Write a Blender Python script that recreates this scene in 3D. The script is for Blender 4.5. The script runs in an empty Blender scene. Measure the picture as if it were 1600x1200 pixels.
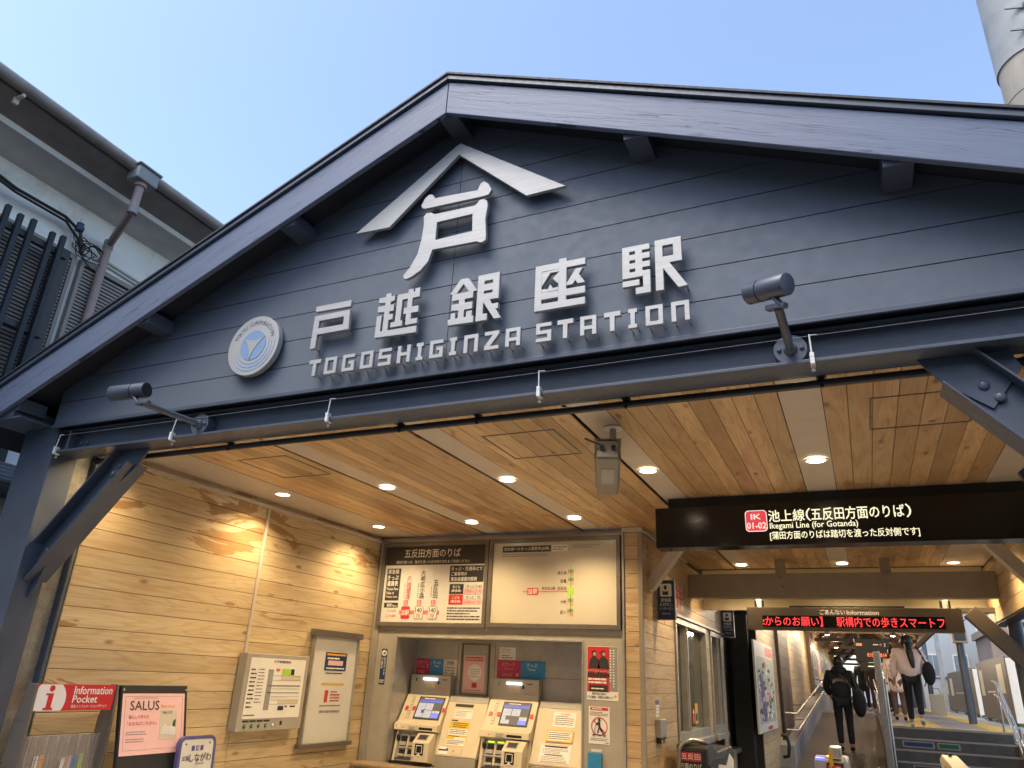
import bpy, bmesh, math, random
from mathutils import Vector, Matrix
from mathutils.geometry import tessellate_polygon
random.seed(7)
R = math.radians
scene = bpy.context.scene
COL = scene.collection

# ------------------------------------------------------------------ camera
cam_d = bpy.data.cameras.new('camera')
cam = bpy.data.objects.new('camera', cam_d)
COL.objects.link(cam)
CAM_ROT = Matrix(((0.910043, 0.412021, 0.045389), (0.116209, -0.358705, 0.926189), (0.397890, -0.837598, -0.374317))).transposed()
cam.matrix_world = Matrix.Translation((0, 0, 1.55)) @ CAM_ROT.to_4x4()
cam_d.sensor_fit = 'HORIZONTAL'
cam_d.sensor_width = 36.0
cam_d.lens = 36.0 * 1134.43 / 1600.0
cam_d.clip_start = 0.05
cam_d.clip_end = 3000
scene.camera = cam

# ------------------------------------------------------------------ sky, sun, exposure
EXPOSURE = 1.95
SUN_EL, SUN_AZ = 59.0, -155.0            # degrees; azimuth clockwise from +Y
world = bpy.data.worlds.new('World')
scene.world = world
world.use_nodes = True
nt = world.node_tree
bg = nt.nodes['Background']
sky = nt.nodes.new('ShaderNodeTexSky')
sky.sky_type = 'NISHITA'
sky.sun_disc = False
sky.sun_elevation = R(SUN_EL)
sky.sun_rotation = R(SUN_AZ)
sky.altitude = 0
sky.air_density = 1.0
sky.dust_density = 1.8
sky.ozone_density = 0.7
nt.links.new(sky.outputs['Color'], bg.inputs['Color'])
bg.inputs['Strength'].default_value = 0.10
sun_d = bpy.data.lights.new('sun', 'SUN')
sun_d.energy = 0.76
sun_d.angle = R(38)
sun_d.color = (1.0, 0.95, 0.88)
sun = bpy.data.objects.new('sun', sun_d)
COL.objects.link(sun)
sd = Vector((math.sin(R(SUN_AZ)) * math.cos(R(SUN_EL)), math.cos(R(SUN_AZ)) * math.cos(R(SUN_EL)), math.sin(R(SUN_EL))))
sun.rotation_euler = sd.to_track_quat('Z', 'Y').to_euler()
sun.location = sd * 60
scene.view_settings.view_transform = 'Standard'
scene.view_settings.look = 'None'
scene.view_settings.gamma = 1.0
scene.view_settings.exposure = EXPOSURE
scene.cycles.max_bounces = 8
scene.cycles.use_denoising = True

# ------------------------------------------------------------------ materials
MATS = {}
def newmat(name):
    m = bpy.data.materials.new(name)
    m.use_nodes = True
    MATS[name] = m
    return m, m.node_tree, m.node_tree.nodes['Principled BSDF']

def N(nt, t, **kw):
    n = nt.nodes.new(t)
    for k, v in kw.items():
        setattr(n, k, v)
    return n

def mixc(nt, fac, a, b, mode='MIX'):
    n = nt.nodes.new('ShaderNodeMix'); n.data_type = 'RGBA'; n.blend_type = mode
    for sock, v in ((n.inputs[0], fac), (n.inputs[6], a), (n.inputs[7], b)):
        if isinstance(v, (int, float)): sock.default_value = v
        elif isinstance(v, tuple): sock.default_value = (*v, 1) if len(v) == 3 else v
        else: nt.links.new(v, sock)
    return n.outputs[2]

def ramp(nt, src, stops):
    r = nt.nodes.new('ShaderNodeValToRGB')
    while len(r.color_ramp.elements) < len(stops): r.color_ramp.elements.new(0.5)
    for e, (p, c) in zip(r.color_ramp.elements, stops):
        e.position = p; e.color = (c, c, c, 1) if isinstance(c, (int, float)) else (*c, 1)
    nt.links.new(src, r.inputs[0])
    return r.outputs[0]

def mapped(nt, scale, coord='Object', off=None):
    tc = N(nt, 'ShaderNodeTexCoord'); mp = N(nt, 'ShaderNodeMapping')
    mp.inputs['Scale'].default_value = scale
    nt.links.new(tc.outputs[coord], mp.inputs['Vector'])
    if off is not None: nt.links.new(off, mp.inputs['Location'])
    return mp.outputs[0]

def noise(nt, vec, scale, detail=3, rough=.55, dist=0):
    n = N(nt, 'ShaderNodeTexNoise')
    n.inputs['Scale'].default_value = scale; n.inputs['Detail'].default_value = detail
    n.inputs['Roughness'].default_value = rough; n.inputs['Distortion'].default_value = dist
    nt.links.new(vec, n.inputs['Vector'])
    return n.outputs[0]

def bump(nt, p, h, strength, dist=.01):
    b = N(nt, 'ShaderNodeBump'); b.inputs['Strength'].default_value = strength; b.inputs['Distance'].default_value = dist
    nt.links.new(h, b.inputs['Height']); nt.links.new(b.outputs[0], p.inputs['Normal'])

def paint(name, col, rough=.5, metal=0, var=.12, bumps=.05, scale=6, spec=.5, dirt=None, stretch=(1, 1, 1)):
    m, nt, p = newmat(name)
    v = mapped(nt, stretch)
    n1 = noise(nt, v, scale, 4); n2 = noise(nt, v, scale * 9, 3)
    f = ramp(nt, n1, [(.3, 1 - var), (.7, 1 + var * .6 if var < .5 else 1)])
    c = mixc(nt, 1.0, tuple(col), f, 'MULTIPLY')
    if dirt:
        d = ramp(nt, noise(nt, v, scale * .6, 6, .7, .4), [(.55, 0.0), (.75, 1.0)])
        c = mixc(nt, d, c, tuple(dirt))
    nt.links.new(c, p.inputs['Base Color'])
    rr = ramp(nt, n2, [(.3, max(0, rough - .08)), (.7, min(1, rough + .08))])
    nt.links.new(rr, p.inputs['Roughness'])
    p.inputs['Metallic'].default_value = metal
    p.inputs['Specular IOR Level'].default_value = spec
    if bumps: bump(nt, p, n2, bumps, .004)
    return m

def emit(name, col, strength, base=None):
    m, nt, p = newmat(name)
    p.inputs['Base Color'].default_value = (*(base or col), 1)
    p.inputs['Emission Color'].default_value = (*col, 1)
    p.inputs['Emission Strength'].default_value = strength * 2 ** -EXPOSURE
    p.inputs['Roughness'].default_value = .4
    return m

def wood(name, light, dark, stain, along, tint=.22, stain_amt=1.0, rough=.5, wet=None):
    """clear finished softwood boards: rings, streaks, knots and water stains; every board differs"""
    m, nt, p = newmat(name)
    geo = N(nt, 'ShaderNodeNewGeometry')
    rnd = geo.outputs['Random Per Island']
    cmb = N(nt, 'ShaderNodeCombineXYZ')
    mul = N(nt, 'ShaderNodeMath', operation='MULTIPLY'); mul.inputs[1].default_value = 37.0
    nt.links.new(rnd, mul.inputs[0])
    for i in range(3): nt.links.new(mul.outputs[0], cmb.inputs[i])
    s = [7.0, 7.0, 7.0]; s[along] = .55
    v = mapped(nt, s, 'Object', cmb.outputs[0])
    ring = noise(nt, v, 1.1, 2, .5, .3)
    mm = N(nt, 'ShaderNodeMath', operation='MULTIPLY'); mm.inputs[1].default_value = 62.0
    nt.links.new(ring, mm.inputs[0])
    sn = N(nt, 'ShaderNodeMath', operation='SINE'); nt.links.new(mm.outputs[0], sn.inputs[0])
    rings = ramp(nt, sn.outputs[0], [(.35, 0.0), (.95, 1.0)])
    s2 = [150.0, 150.0, 150.0]; s2[along] = 3.0
    streak = noise(nt, mapped(nt, s2, 'Object', cmb.outputs[0]), 1.0, 3)
    s3 = [9.0, 9.0, 9.0]; s3[along] = 1.6
    broad = noise(nt, mapped(nt, s3, 'Object', cmb.outputs[0]), 1.0, 4, .6, .5)
    base = mixc(nt, rnd, tuple(x * (1 - tint) for x in light), tuple(min(1, x * (1 + tint * .5)) for x in light))
    c = mixc(nt, ramp(nt, broad, [(.42, 0.0), (.75, .75)]), base, dark)
    rf = N(nt, 'ShaderNodeMath', operation='MULTIPLY'); rf.inputs[1].default_value = .30
    nt.links.new(rings, rf.inputs[0])
    c = mixc(nt, rf.outputs[0], c, tuple(x * .8 for x in dark))
    c = mixc(nt, ramp(nt, streak, [(.45, 0.0), (.8, .35)]), c, tuple(x * .75 for x in dark))
    # knots
    vo = N(nt, 'ShaderNodeTexVoronoi'); vo.inputs['Scale'].default_value = 1.0
    s4 = [6.0, 6.0, 6.0]; s4[along] = 2.2
    nt.links.new(mapped(nt, s4, 'Object', cmb.outputs[0]), vo.inputs['Vector'])
    kn = ramp(nt, vo.outputs['Distance'], [(.05, .85), (.13, 0.0)])
    c = mixc(nt, kn, c, tuple(x * .45 for x in dark))
    # stains: blotches with hard edges
    s5 = [5.0, 5.0, 5.0]; s5[along] = 1.15
    st = noise(nt, mapped(nt, s5, 'Object', None), 1.0, 5, .62, .9)
    if wet:                       # old leaks: more water stains near one edge (object axis, from, to)
        tcw = N(nt, 'ShaderNodeTexCoord'); sp = N(nt, 'ShaderNodeSeparateXYZ'); nt.links.new(tcw.outputs['Object'], sp.inputs[0])
        mr = N(nt, 'ShaderNodeMapRange'); mr.inputs[1].default_value = wet[1]; mr.inputs[2].default_value = wet[2]; mr.inputs[4].default_value = wet[3]
        nt.links.new(sp.outputs[wet[0]], mr.inputs[0])
        ad = N(nt, 'ShaderNodeMath', operation='ADD'); nt.links.new(st, ad.inputs[0]); nt.links.new(mr.outputs[0], ad.inputs[1]); st = ad.outputs[0]
    sm = ramp(nt, st, [(.64, 0.0), (.655, .75 * stain_amt), (1.0, .85 * stain_amt)])
    c = mixc(nt, sm, c, stain)
    nt.links.new(c, p.inputs['Base Color'])
    p.inputs['Roughness'].default_value = rough
    p.inputs['Specular IOR Level'].default_value = .35
    bump(nt, p, streak, .12, .003)
    return m

# paint colours are real-world base colours
paint("navy_siding", (.110, .131, .162), .66, var=.05, bumps=.02, scale=2.2)
paint('navy_steel', (.072, .086, .114), .38, var=.14, bumps=.04, scale=5)
paint('navy_dark', (.014, .017, .024), .6)
paint('roof_metal', (.022, .025, .034), .6)
paint('casing_brown', (.13, .108, .082), .4, var=.1)
paint('steel_brown', (.27, .23, .175), .4, var=.1, bumps=.03)
paint('galv_panel', (.34, .32, .27), .32, metal=.6, var=.25, scale=14)
paint('brushed', (.40, .395, .38), .52, metal=.35, var=.10, bumps=.08, scale=5, stretch=(1, 1, 14), dirt=None)
paint('emblem_disc', (.42, .415, .40), .5, metal=.35, var=.1, bumps=.05, scale=4)
paint('ledge_tan', (.34, .24, .145), .5, var=.12)
paint('camera_grey', (.20, .185, .155), .45, var=.08)
paint('letter_side', (.40, .38, .35), .45, metal=.6)
paint('emblem_blue', (.20, .31, .48), .45, var=.05)
paint('emblem_line', (.10, .11, .13), .5)
paint('soffit_paint', (.50, .43, .35), .55, var=.06, bumps=.02)
paint('black', (.012, .012, .013), .45, var=.2)
paint('black_gloss', (.012, .011, .010), .18, var=.1, bumps=0)
paint('near_black', (.03, .028, .026), .5)
paint('white_paint', (.74, .73, .70), .5, var=.05)
paint('white_sheet', (.62, .60, .54), .45, var=.05, bumps=0)
paint('yellowed_sheet', (.56, .50, .38), .13, var=.04, bumps=0, scale=2)
paint('paper', (.74, .72, .66), .6, var=.04, bumps=0)
paint('grey_frame', (.17, .15, .125), .35, metal=.4)
paint('grey_mid', (.30, .29, .27), .45)
paint('warm_grey', (.36, .33, .27), .45, var=.1)
paint('grey_metal', (.42, .40, .36), .36, metal=.5, var=.12, dirt=(.30, .27, .22))
paint('blue_grey', (.33, .35, .37), .45, var=.1)
paint('machine_cream', (.60, .52, .365), .42, var=.06, dirt=(.52, .43, .29), scale=4)
paint('machine_grey', (.37, .35, .31), .4, var=.06)
paint('red', (.55, .025, .03), .4, var=.06, bumps=0)
paint('red_soft', (.66, .16, .17), .45, var=.05, bumps=0)
paint('pink', (.74, .34, .36), .5, var=.05, bumps=0)
paint('pink_pale', (.72, .44, .42), .45, var=.04, bumps=0)
paint('magenta', (.43, .03, .10), .4, var=.06, bumps=0)
paint('cyan_blue', (.03, .22, .46), .4, var=.06, bumps=0)
paint('sign_navy', (.018, .045, .115), .35, var=.08, bumps=0)
paint('yellow', (.66, .42, .02), .45, var=.06, bumps=0)
paint('orange', (.72, .30, .03), .45, bumps=0)
paint('green', (.20, .46, .06), .45, bumps=0)
paint('lime', (.36, .62, .05), .45, bumps=0)
paint('dark_green', (.02, .12, .05), .35, bumps=0)
paint('purple', (.10, .085, .24), .4, bumps=0)
paint('text_dark', (.03, .027, .025), .55, bumps=0)
paint('text_grey', (.26, .24, .22), .55, bumps=0)
paint('text_red', (.48, .04, .04), .55, bumps=0)
paint('text_pink', (.62, .14, .2), .55, bumps=0)
paint('text_white', (.78, .75, .68), .5, bumps=0)
paint('stainless', (.50, .48, .45), .34, metal=1.0, var=.06, bumps=0)
paint('concrete', (.34, .32, .29), .8, var=.22, bumps=.3, scale=3, dirt=(.2, .19, .17))
paint('pole_concrete', (.30, .265, .22), .85, var=.2, bumps=.4, scale=4, dirt=(.26, .23, .2), stretch=(1, 1, .4))
paint('pole_steel', (.27, .28, .28), .65, metal=.1, var=.18, scale=3)
paint("hall_tile", (.40, .37, .33), .45, var=.1)
paint('asphalt', (.055, .054, .052), .9, var=.3, bumps=.5, scale=9)
paint('platform_floor', (.25, .23, .21), .8, var=.2, bumps=.2, scale=7)
paint('tactile_yellow', (.52, .36, .07), .7, var=.15)
paint('stair_dark', (.075, .072, .068), .75, var=.2)
paint('stair_nose', (.30, .27, .22), .6)
paint('door_panel', (.13, .108, .085), .45, var=.1)
paint('neighbour_wall', (.84, .83, .79), .8, var=.08, bumps=.3, scale=2, dirt=(.48, .43, .35))
paint('eave_brown', (.26, .23, .205), .5, var=.2)
paint('eave_grey', (.62, .595, .56), .7, var=.12)
paint('louver_tan', (.27, .23, .20), .55, var=.1)
paint('pipe_pink', (.34, .25, .23), .55, var=.15, scale=9)
paint('roof_tile', (.10, .105, .12), .55, var=.25)
paint('skin', (.50, .30, .21), .55, bumps=0)
paint('hair', (.012, .010, .009), .45, bumps=0)
paint('cloth_black', (.012, .012, .014), .85, var=.2)
paint('cloth_grey', (.055, .055, .06), .85)
paint('cloth_beige', (.82, .66, .58), .8, var=.1)
paint('cloth_white', (.62, .58, .50), .8)
paint('cloth_brown', (.12, .07, .05), .8)
paint('wall_far', (.36, .385, .40), .8, var=.08, scale=.5)
paint('wall_far_brown', (.28, .20, .16), .8, var=.15, scale=.7)
paint('window_far', (.18, .22, .26), .15, var=.15)
paint('cream_wall', (.60, .52, .34), .65, var=.06)
paint('map_print', (.40, .41, .36), .5, bumps=0)
paint('ramp_floor', (.065, .05, .04), .7, var=.25, scale=8)
paint('foliage', (.055, .085, .03), .8, var=.4, scale=20)
paint('ballast', (.16, .15, .14), .95, var=.4, bumps=.8, scale=30)
wood('wood_wall', (.61, .475, .285), (.43, .285, .135), (.30, .145, .045), 1, tint=.22, stain_amt=1.0, rough=.42, wet=(2, 2.25, 2.75, .10))
wood('wood_side', (.56, .42, .245), (.36, .215, .10), (.27, .12, .04), 1, tint=.16, stain_amt=.25)
wood('wood_front', (.55, .405, .23), (.37, .22, .10), (.29, .13, .05), 0, tint=.18, stain_amt=.3)
wood('wood_ceiling', (.55, .38, .205), (.33, .185, .08), (.22, .095, .03), 1, tint=.42, stain_amt=.6, rough=.42, wet=(1, 2.3, 2.95, .12))
wood('wood_canopy', (.36, .19, .075), (.20, .09, .03), (.16, .07, .025), 0, tint=.25, stain_amt=.2)
wood('wood_dark', (.17, .10, .055), (.09, .05, .025), (.07, .03, .02), 2, tint=.2, stain_amt=.2)
emit('lamp_disc', (1.0, .86, .62), 14)
emit('text_lit', (1.0, .93, .62), .95, (.8, .8, .7))
emit('icon_lit', (.85, .06, .08), .75, (.6, .1, .1))
emit('icon_white', (1.0, .86, .80), .8)
emit('led_red', (1.0, .05, .045), 1.6, (.3, .02, .02))
emit('led_orange', (1.0, .16, .04), 1.8, (.3, .05, .02))
emit('led_text', (1.0, .85, .60), .55, (.6, .5, .4))
emit('tube_white', (.92, .95, 1.0), 3.0)
emit('screen_blue', (.10, .14, .55), .7, (.05, .06, .3))
emit('screen_pale', (.55, .62, .72), .62, (.3, .32, .36))
emit('screen_bright', (.16, .22, .95), .9, (.1, .1, .5))
emit('screen_dark', (.10, .09, .075), .5, (.05, .05, .045))
emit('slot_green', (.72, 1.0, .05), 1.0, (.4, .6, .03))
emit('gate_blue', (.18, .22, 1.0), 1.2, (.1, .1, .6))
def glassy(name, col, rough=.06):
    m, nt, p = newmat(name)
    v = mapped(nt, (1.2, .8, .5)); n = noise(nt, v, 2.2, 4, .6, .6)
    c = mixc(nt, ramp(nt, n, [(.35, 0.0), (.7, 1.0)]), tuple(col), tuple(x * 2.6 for x in col))
    nt.links.new(c, p.inputs['Base Color']); p.inputs['Roughness'].default_value = rough
    p.inputs['Specular IOR Level'].default_value = .9
glassy('glass_office', (.055, .056, .045))
glassy('mirror_panel', (.30, .25, .18), .1)

def clear_acrylic():
    m, nt, p = newmat('acrylic')
    p.inputs['Base Color'].default_value = (.9, .85, .78, 1)
    p.inputs['Roughness'].default_value = .12
    p.inputs['Alpha'].default_value = .05
clear_acrylic()

def cracked_navy(name, slope):
    """old painted timber: long checks along the board, raised grain"""
    m, nt, p = newmat(name)
    tc = N(nt, 'ShaderNodeTexCoord'); rt = N(nt, 'ShaderNodeMapping'); rt.inputs['Rotation'].default_value = (0, slope, 0)
    nt.links.new(tc.outputs['Object'], rt.inputs['Vector'])
    def sc(v):
        q = N(nt, 'ShaderNodeMapping'); q.inputs['Scale'].default_value = v; nt.links.new(rt.outputs[0], q.inputs['Vector']); return q.outputs[0]
    n = noise(nt, sc((1.6, 1, 26.0)), 2.0, 6, .7, .25)
    ck = ramp(nt, noise(nt, sc((.50, 1, 17.0)), 2.0, 3, .6, .35), [(.486, 0.0), (.496, 1.0), (.504, 1.0), (.514, 0.0)])
    msk = ramp(nt, noise(nt, sc((1.0, 1, 5)), 1.3, 2), [(.42, 0.0), (.55, 1.0)])
    mk = N(nt, 'ShaderNodeMath', operation='MULTIPLY'); nt.links.new(ck, mk.inputs[0]); nt.links.new(msk, mk.inputs[1])
    c = mixc(nt, ramp(nt, n, [(.3, 0.0), (.75, 1.0)]), (.108, .136, .205), (.128, .158, .235))
    c = mixc(nt, mk.outputs[0], c, (.030, .035, .055))
    nt.links.new(c, p.inputs['Base Color'])
    p.inputs['Roughness'].default_value = .5
    sub = N(nt, 'ShaderNodeMath', operation='SUBTRACT'); nt.links.new(n, sub.inputs[0]); nt.links.new(mk.outputs[0], sub.inputs[1])
    bump(nt, p, sub.outputs[0], .22, .010)
cracked_navy('navy_timber_falling', -math.atan(.44)); cracked_navy('navy_timber_rising', math.atan(.44))

# ------------------------------------------------------------------ mesh building
def world_off(o):
    v = Vector((0, 0, 0))
    while o is not None:
        v += Vector(o.location); o = o.parent
    return v

class MB:
    def __init__(self, mat):
        self.v, self.f, self.mi, self.mats, self.cur = [], [], [], [], 0
        self.m(mat)
    def m(self, name):
        if name not in self.mats: self.mats.append(name)
        self.cur = self.mats.index(name); return self
    def add(self, vs, fs):
        o = len(self.v); self.v += [Vector(x) for x in vs]
        for f in fs: self.f.append([i + o for i in f]); self.mi.append(self.cur)
        return self
    def box(self, x0, x1, y0, y1, z0, z1):
        x0, x1 = sorted((x0, x1)); y0, y1 = sorted((y0, y1)); z0, z1 = sorted((z0, z1))
        return self.add([(x0, y0, z0), (x1, y0, z0), (x1, y1, z0), (x0, y1, z0), (x0, y0, z1), (x1, y0, z1), (x1, y1, z1), (x0, y1, z1)],
                        [(0, 3, 2, 1), (4, 5, 6, 7), (0, 1, 5, 4), (1, 2, 6, 5), (2, 3, 7, 6), (3, 0, 4, 7)])
    def bar(self, p0, p1, w, h, up=(0, 0, 1)):
        p0, p1 = Vector(p0), Vector(p1); d = (p1 - p0).normalized(); up = Vector(up)
        s = d.cross(up).normalized(); u = s.cross(d).normalized()
        vs = [p + s * a * w / 2 + u * b * h / 2 for p in (p0, p1) for a, b in ((-1, -1), (1, -1), (1, 1), (-1, 1))]
        return self.add(vs, [(0, 1, 2, 3), (7, 6, 5, 4), (0, 4, 5, 1), (1, 5, 6, 2), (2, 6, 7, 3), (3, 7, 4, 0)])
    def tube(self, pts, r, n=10, caps=True):
        pts = [Vector(p) for p in pts]; rs = r if isinstance(r, (list, tuple)) else [r] * len(pts)
        vs, fs = [], []; prev = None
        for i, p in enumerate(pts):
            if i == 0: d = pts[1] - pts[0]
            elif i == len(pts) - 1: d = pts[-1] - pts[-2]
            else: d = (pts[i + 1] - p).normalized() + (p - pts[i - 1]).normalized()
            d.normalize()
            if prev is None:
                a = d.cross(Vector((0, 0, 1)))
                if a.length < 1e-3: a = d.cross(Vector((1, 0, 0)))
            else:
                a = prev - d * prev.dot(d)
            a.normalize(); prev = a; b = d.cross(a)
            for k in range(n):
                t = 2 * math.pi * k / n
                vs.append(p + (a * math.cos(t) + b * math.sin(t)) * rs[i])
        for i in range(len(pts) - 1):
            for k in range(n):
                k2 = (k + 1) % n
                fs.append((i * n + k, i * n + k2, (i + 1) * n + k2, (i + 1) * n + k))
        if caps:
            fs.append(tuple(range(n - 1, -1, -1))); fs.append(tuple((len(pts) - 1) * n + k for k in range(n)))
        return self.add(vs, fs)
    def sphere(self, c, r, nu=14, nv=9, sc=(1, 1, 1)):
        c = Vector(c); vs = [c + Vector((0, 0, r * sc[2]))]; fs = []
        for j in range(1, nv):
            ph = math.pi * j / nv
            for i in range(nu):
                th = 2 * math.pi * i / nu
                vs.append(c + Vector((r * sc[0] * math.sin(ph) * math.cos(th), r * sc[1] * math.sin(ph) * math.sin(th), r * sc[2] * math.cos(ph))))
        vs.append(c - Vector((0, 0, r * sc[2])))
        for i in range(nu): fs.append((0, 1 + i, 1 + (i + 1) % nu))
        for j in range(nv - 2):
            for i in range(nu):
                a = 1 + j * nu + i; b = 1 + j * nu + (i + 1) % nu
                fs.append((a, a + nu, b + nu, b))
        l = len(vs) - 1; o = 1 + (nv - 2) * nu
        for i in range(nu): fs.append((l, o + (i + 1) % nu, o + i))
        return self.add(vs, fs)
    def prism(self, outer, holes, org, ex, ey, d0, d1):
        """polygon (with holes) on the plane org + u*ex + v*ey, from depth d0 to d1 along ex x ey"""
        org, ex, ey = Vector(org), Vector(ex), Vector(ey); nn = ex.cross(ey).normalized()
        loops = [outer] + list(holes)
        tri = tessellate_polygon([[Vector((a, b, 0)) for a, b in l] for l in loops])
        flat = [p for l in loops for p in l]; n = len(flat)
        vs = [org + ex * a + ey * b + nn * d for d in (d0, d1) for a, b in flat]
        fs = []
        for t in tri:
            a, b, c = (flat[i] for i in t)
            area = (b[0] - a[0]) * (c[1] - a[1]) - (b[1] - a[1]) * (c[0] - a[0])
            if abs(area) < 1e-12: continue
            t = t if area > 0 else (t[0], t[2], t[1])
            up = d1 > d0
            fs.append(tuple(i + n for i in t) if up else tuple(reversed([i + n for i in t])))
            fs.append(tuple(reversed(t)) if up else tuple(t))
        o = 0
        for li, l in enumerate(loops):
            k = len(l); A = sum(l[i][0] * l[(i + 1) % k][1] - l[(i + 1) % k][0] * l[i][1] for i in range(k))
            for i in range(k):
                a, b = o + i, o + (i + 1) % k
                q = (a, b, b + n, a + n)
                flip = (A < 0) != (li > 0)
                if d1 < d0: flip = not flip
                fs.append(tuple(reversed(q)) if flip else q)
            o += k
        return self.add(vs, fs)
    def build(self, name, parent=None, bevel=0, smooth=False, label=None, cat=None, group=None, kind=None, seg=2, base=None):
        if parent is not None: off = world_off(parent); loc = Vector((0, 0, 0))
        else:
            if base is not None: off = Vector(base)
            else:
                xs = [p.x for p in self.v]; ys = [p.y for p in self.v]; zs = [p.z for p in self.v]
                off = Vector(((min(xs) + max(xs)) / 2, (min(ys) + max(ys)) / 2, min(zs)))
            loc = off
        me = bpy.data.meshes.new(name)
        me.from_pydata([p - off for p in self.v], [], self.f)
        for nme in self.mats: me.materials.append(MATS[nme])
        me.polygons.foreach_set('material_index', self.mi)
        if smooth: me.polygons.foreach_set('use_smooth', [True] * len(me.polygons))
        me.update()
        o = bpy.data.objects.new(name, me); o.location = loc; COL.objects.link(o)
        if parent is not None: o.parent = parent
        if bevel:
            b = o.modifiers.new('bevel', 'BEVEL'); b.width = bevel; b.segments = seg; b.limit_method = 'ANGLE'; b.angle_limit = R(40)
        if smooth and not bevel:
            try: me.set_sharp_from_angle(angle=R(38))
            except Exception: pass
        tag(o, label, cat, group, kind)
        return o

def tag(o, label=None, cat=None, group=None, kind=None):
    if label: o['label'] = label
    if cat: o['category'] = cat
    if group: o['group'] = group
    if kind: o['kind'] = kind
    return o

def thing(name, loc, label, cat, group=None):
    o = bpy.data.objects.new(name, None); o.location = loc; o.empty_display_size = .1
    COL.objects.link(o); return tag(o, label, cat, group)

_tc = {}
def text_geo(body, bold=0, spacing=1.0, line=1.0, align='CENTER'):
    key = (body, bold, spacing, line, align)
    if key in _tc: return _tc[key]
    c = bpy.data.curves.new('t', 'FONT'); c.body = body; c.size = 1; c.align_x = align; c.offset = bold
    c.space_character = spacing; c.space_line = line; c.resolution_u = 2
    o = bpy.data.objects.new('t', c); COL.objects.link(o)
    bpy.context.view_layer.update()
    me = bpy.data.meshes.new_from_object(o.evaluated_get(bpy.context.evaluated_depsgraph_get()))
    vs = [(v.co.x, v.co.y) for v in me.vertices]; fs = [tuple(p.vertices) for p in me.polygons]
    bpy.data.objects.remove(o); bpy.data.curves.remove(c); bpy.data.meshes.remove(me)
    _tc[key] = (vs, fs)
    return vs, fs

class Frame:
    """flat face: u to the right, v up, depth d towards the viewer of that face"""
    def __init__(self, org, u, v):
        self.o, self.u, self.v = Vector(org), Vector(u).normalized(), Vector(v).normalized()
        self.n = self.u.cross(self.v).normalized()
    def p(self, a, b, d=0): return self.o + self.u * a + self.v * b + self.n * d
    def box(self, mb, u0, u1, v0, v1, d0, d1):
        return mb.add([self.p(a, b, d) for d in (d0, d1) for a, b in ((u0, v0), (u1, v0), (u1, v1), (u0, v1))],
                      [(3, 2, 1, 0), (4, 5, 6, 7), (0, 1, 5, 4), (1, 2, 6, 5), (2, 3, 7, 6), (3, 0, 4, 7)])
    def rect(self, mb, u0, u1, v0, v1, d): return self.box(mb, u0, u1, v0, v1, d - .0012, d)
    def poly(self, mb, pts, d0, d1, holes=()): return mb.prism(pts, holes, self.o, self.u, self.v, d0, d1)
    def disc(self, mb, cu, cv, r, d0, d1, n=28, hole=0):
        pts = [(cu + r * math.cos(2 * math.pi * i / n), cv + r * math.sin(2 * math.pi * i / n)) for i in range(n)]
        hs = [[(cu + hole * math.cos(2 * math.pi * i / n), cv + hole * math.sin(2 * math.pi * i / n)) for i in range(n)]] if hole else []
        return self.poly(mb, pts, d0, d1, hs)
    def rrect(self, mb, u0, u1, v0, v1, r, d0, d1, hole=0, n=5):
        def ring(a0, a1, b0, b1, rr):
            out = []
            for cx, cy, t0 in ((a1 - rr, b1 - rr, 0), (a0 + rr, b1 - rr, 90), (a0 + rr, b0 + rr, 180), (a1 - rr, b0 + rr, 270)):
                for i in range(n + 1):
                    t = R(t0 + 90 * i / n); out.append((cx + rr * math.cos(t), cy + rr * math.sin(t)))
            return out
        hs = [ring(u0 + hole, u1 - hole, v0 + hole, v1 - hole, max(r - hole, .002))] if hole else []
        return self.poly(mb, ring(u0, u1, v0, v1, r), d0, d1, hs)
    def text(self, mb, body, u0, u1, v0, v1, d, bold=.012, fit=True, line=1.0, align='CENTER', rot=0):
        """writing that fills the box u0..u1, v0..v1 (fit: stretch to both; else keep shape)"""
        vs, fs = text_geo(body, 0, 1.0, line, align)
        if not vs: return mb
        x0, x1 = min(a for a, _ in vs), max(a for a, _ in vs); y0, y1 = min(b for _, b in vs), max(b for _, b in vs)
        sx, sy = (u1 - u0) / max(x1 - x0, 1e-6), (v1 - v0) / max(y1 - y0, 1e-6)
        if not fit: sx = sy = min(sx, sy)
        ou = u0 if align == 'LEFT' and not fit else (u0 + u1) / 2 - (x1 - x0) * sx / 2
        ov = (v0 + v1) / 2 - (y1 - y0) * sy / 2
        w = bold * .6
        offs = [(0, 0)] if not bold else [(-w, 0), (w, 0), (0, w), (0, -w)]
        for k, (da, db) in enumerate(offs):
            mb.add([self.p(ou + (a - x0 + da) * sx, ov + (b - y0 + db) * sy, d + k * .00012) for a, b in vs], fs)
        return mb
    def lines(self, mb, u0, u1, v0, v1, n, d, fill=.35, seed=1):
        """rows of print too small to read: broken grey bars"""
        rnd = random.Random(seed); h = (v1 - v0) / n
        for i in range(n):
            vt = v1 - h * i; u = u0
            end = u1 - (u1 - u0) * rnd.choice((0, 0, .08, .3))
            while u < end - .002:
                w = min(rnd.uniform(.4, 2.2) * h, end - u)
                self.rect(mb, u, u + w, vt - h * (.5 + fill / 2), vt - h * (.5 - fill / 2), d)
                u += w + h * rnd.uniform(.12, .3)
        return mb
FRONT = lambda y, x=0, z=0: Frame((x, y, z), (1, 0, 0), (0, 0, 1))      # faces the street
SIDE = lambda x: Frame((x, 0, 0), (0, 1, 0), (0, 0, 1))               # faces +x
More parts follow.
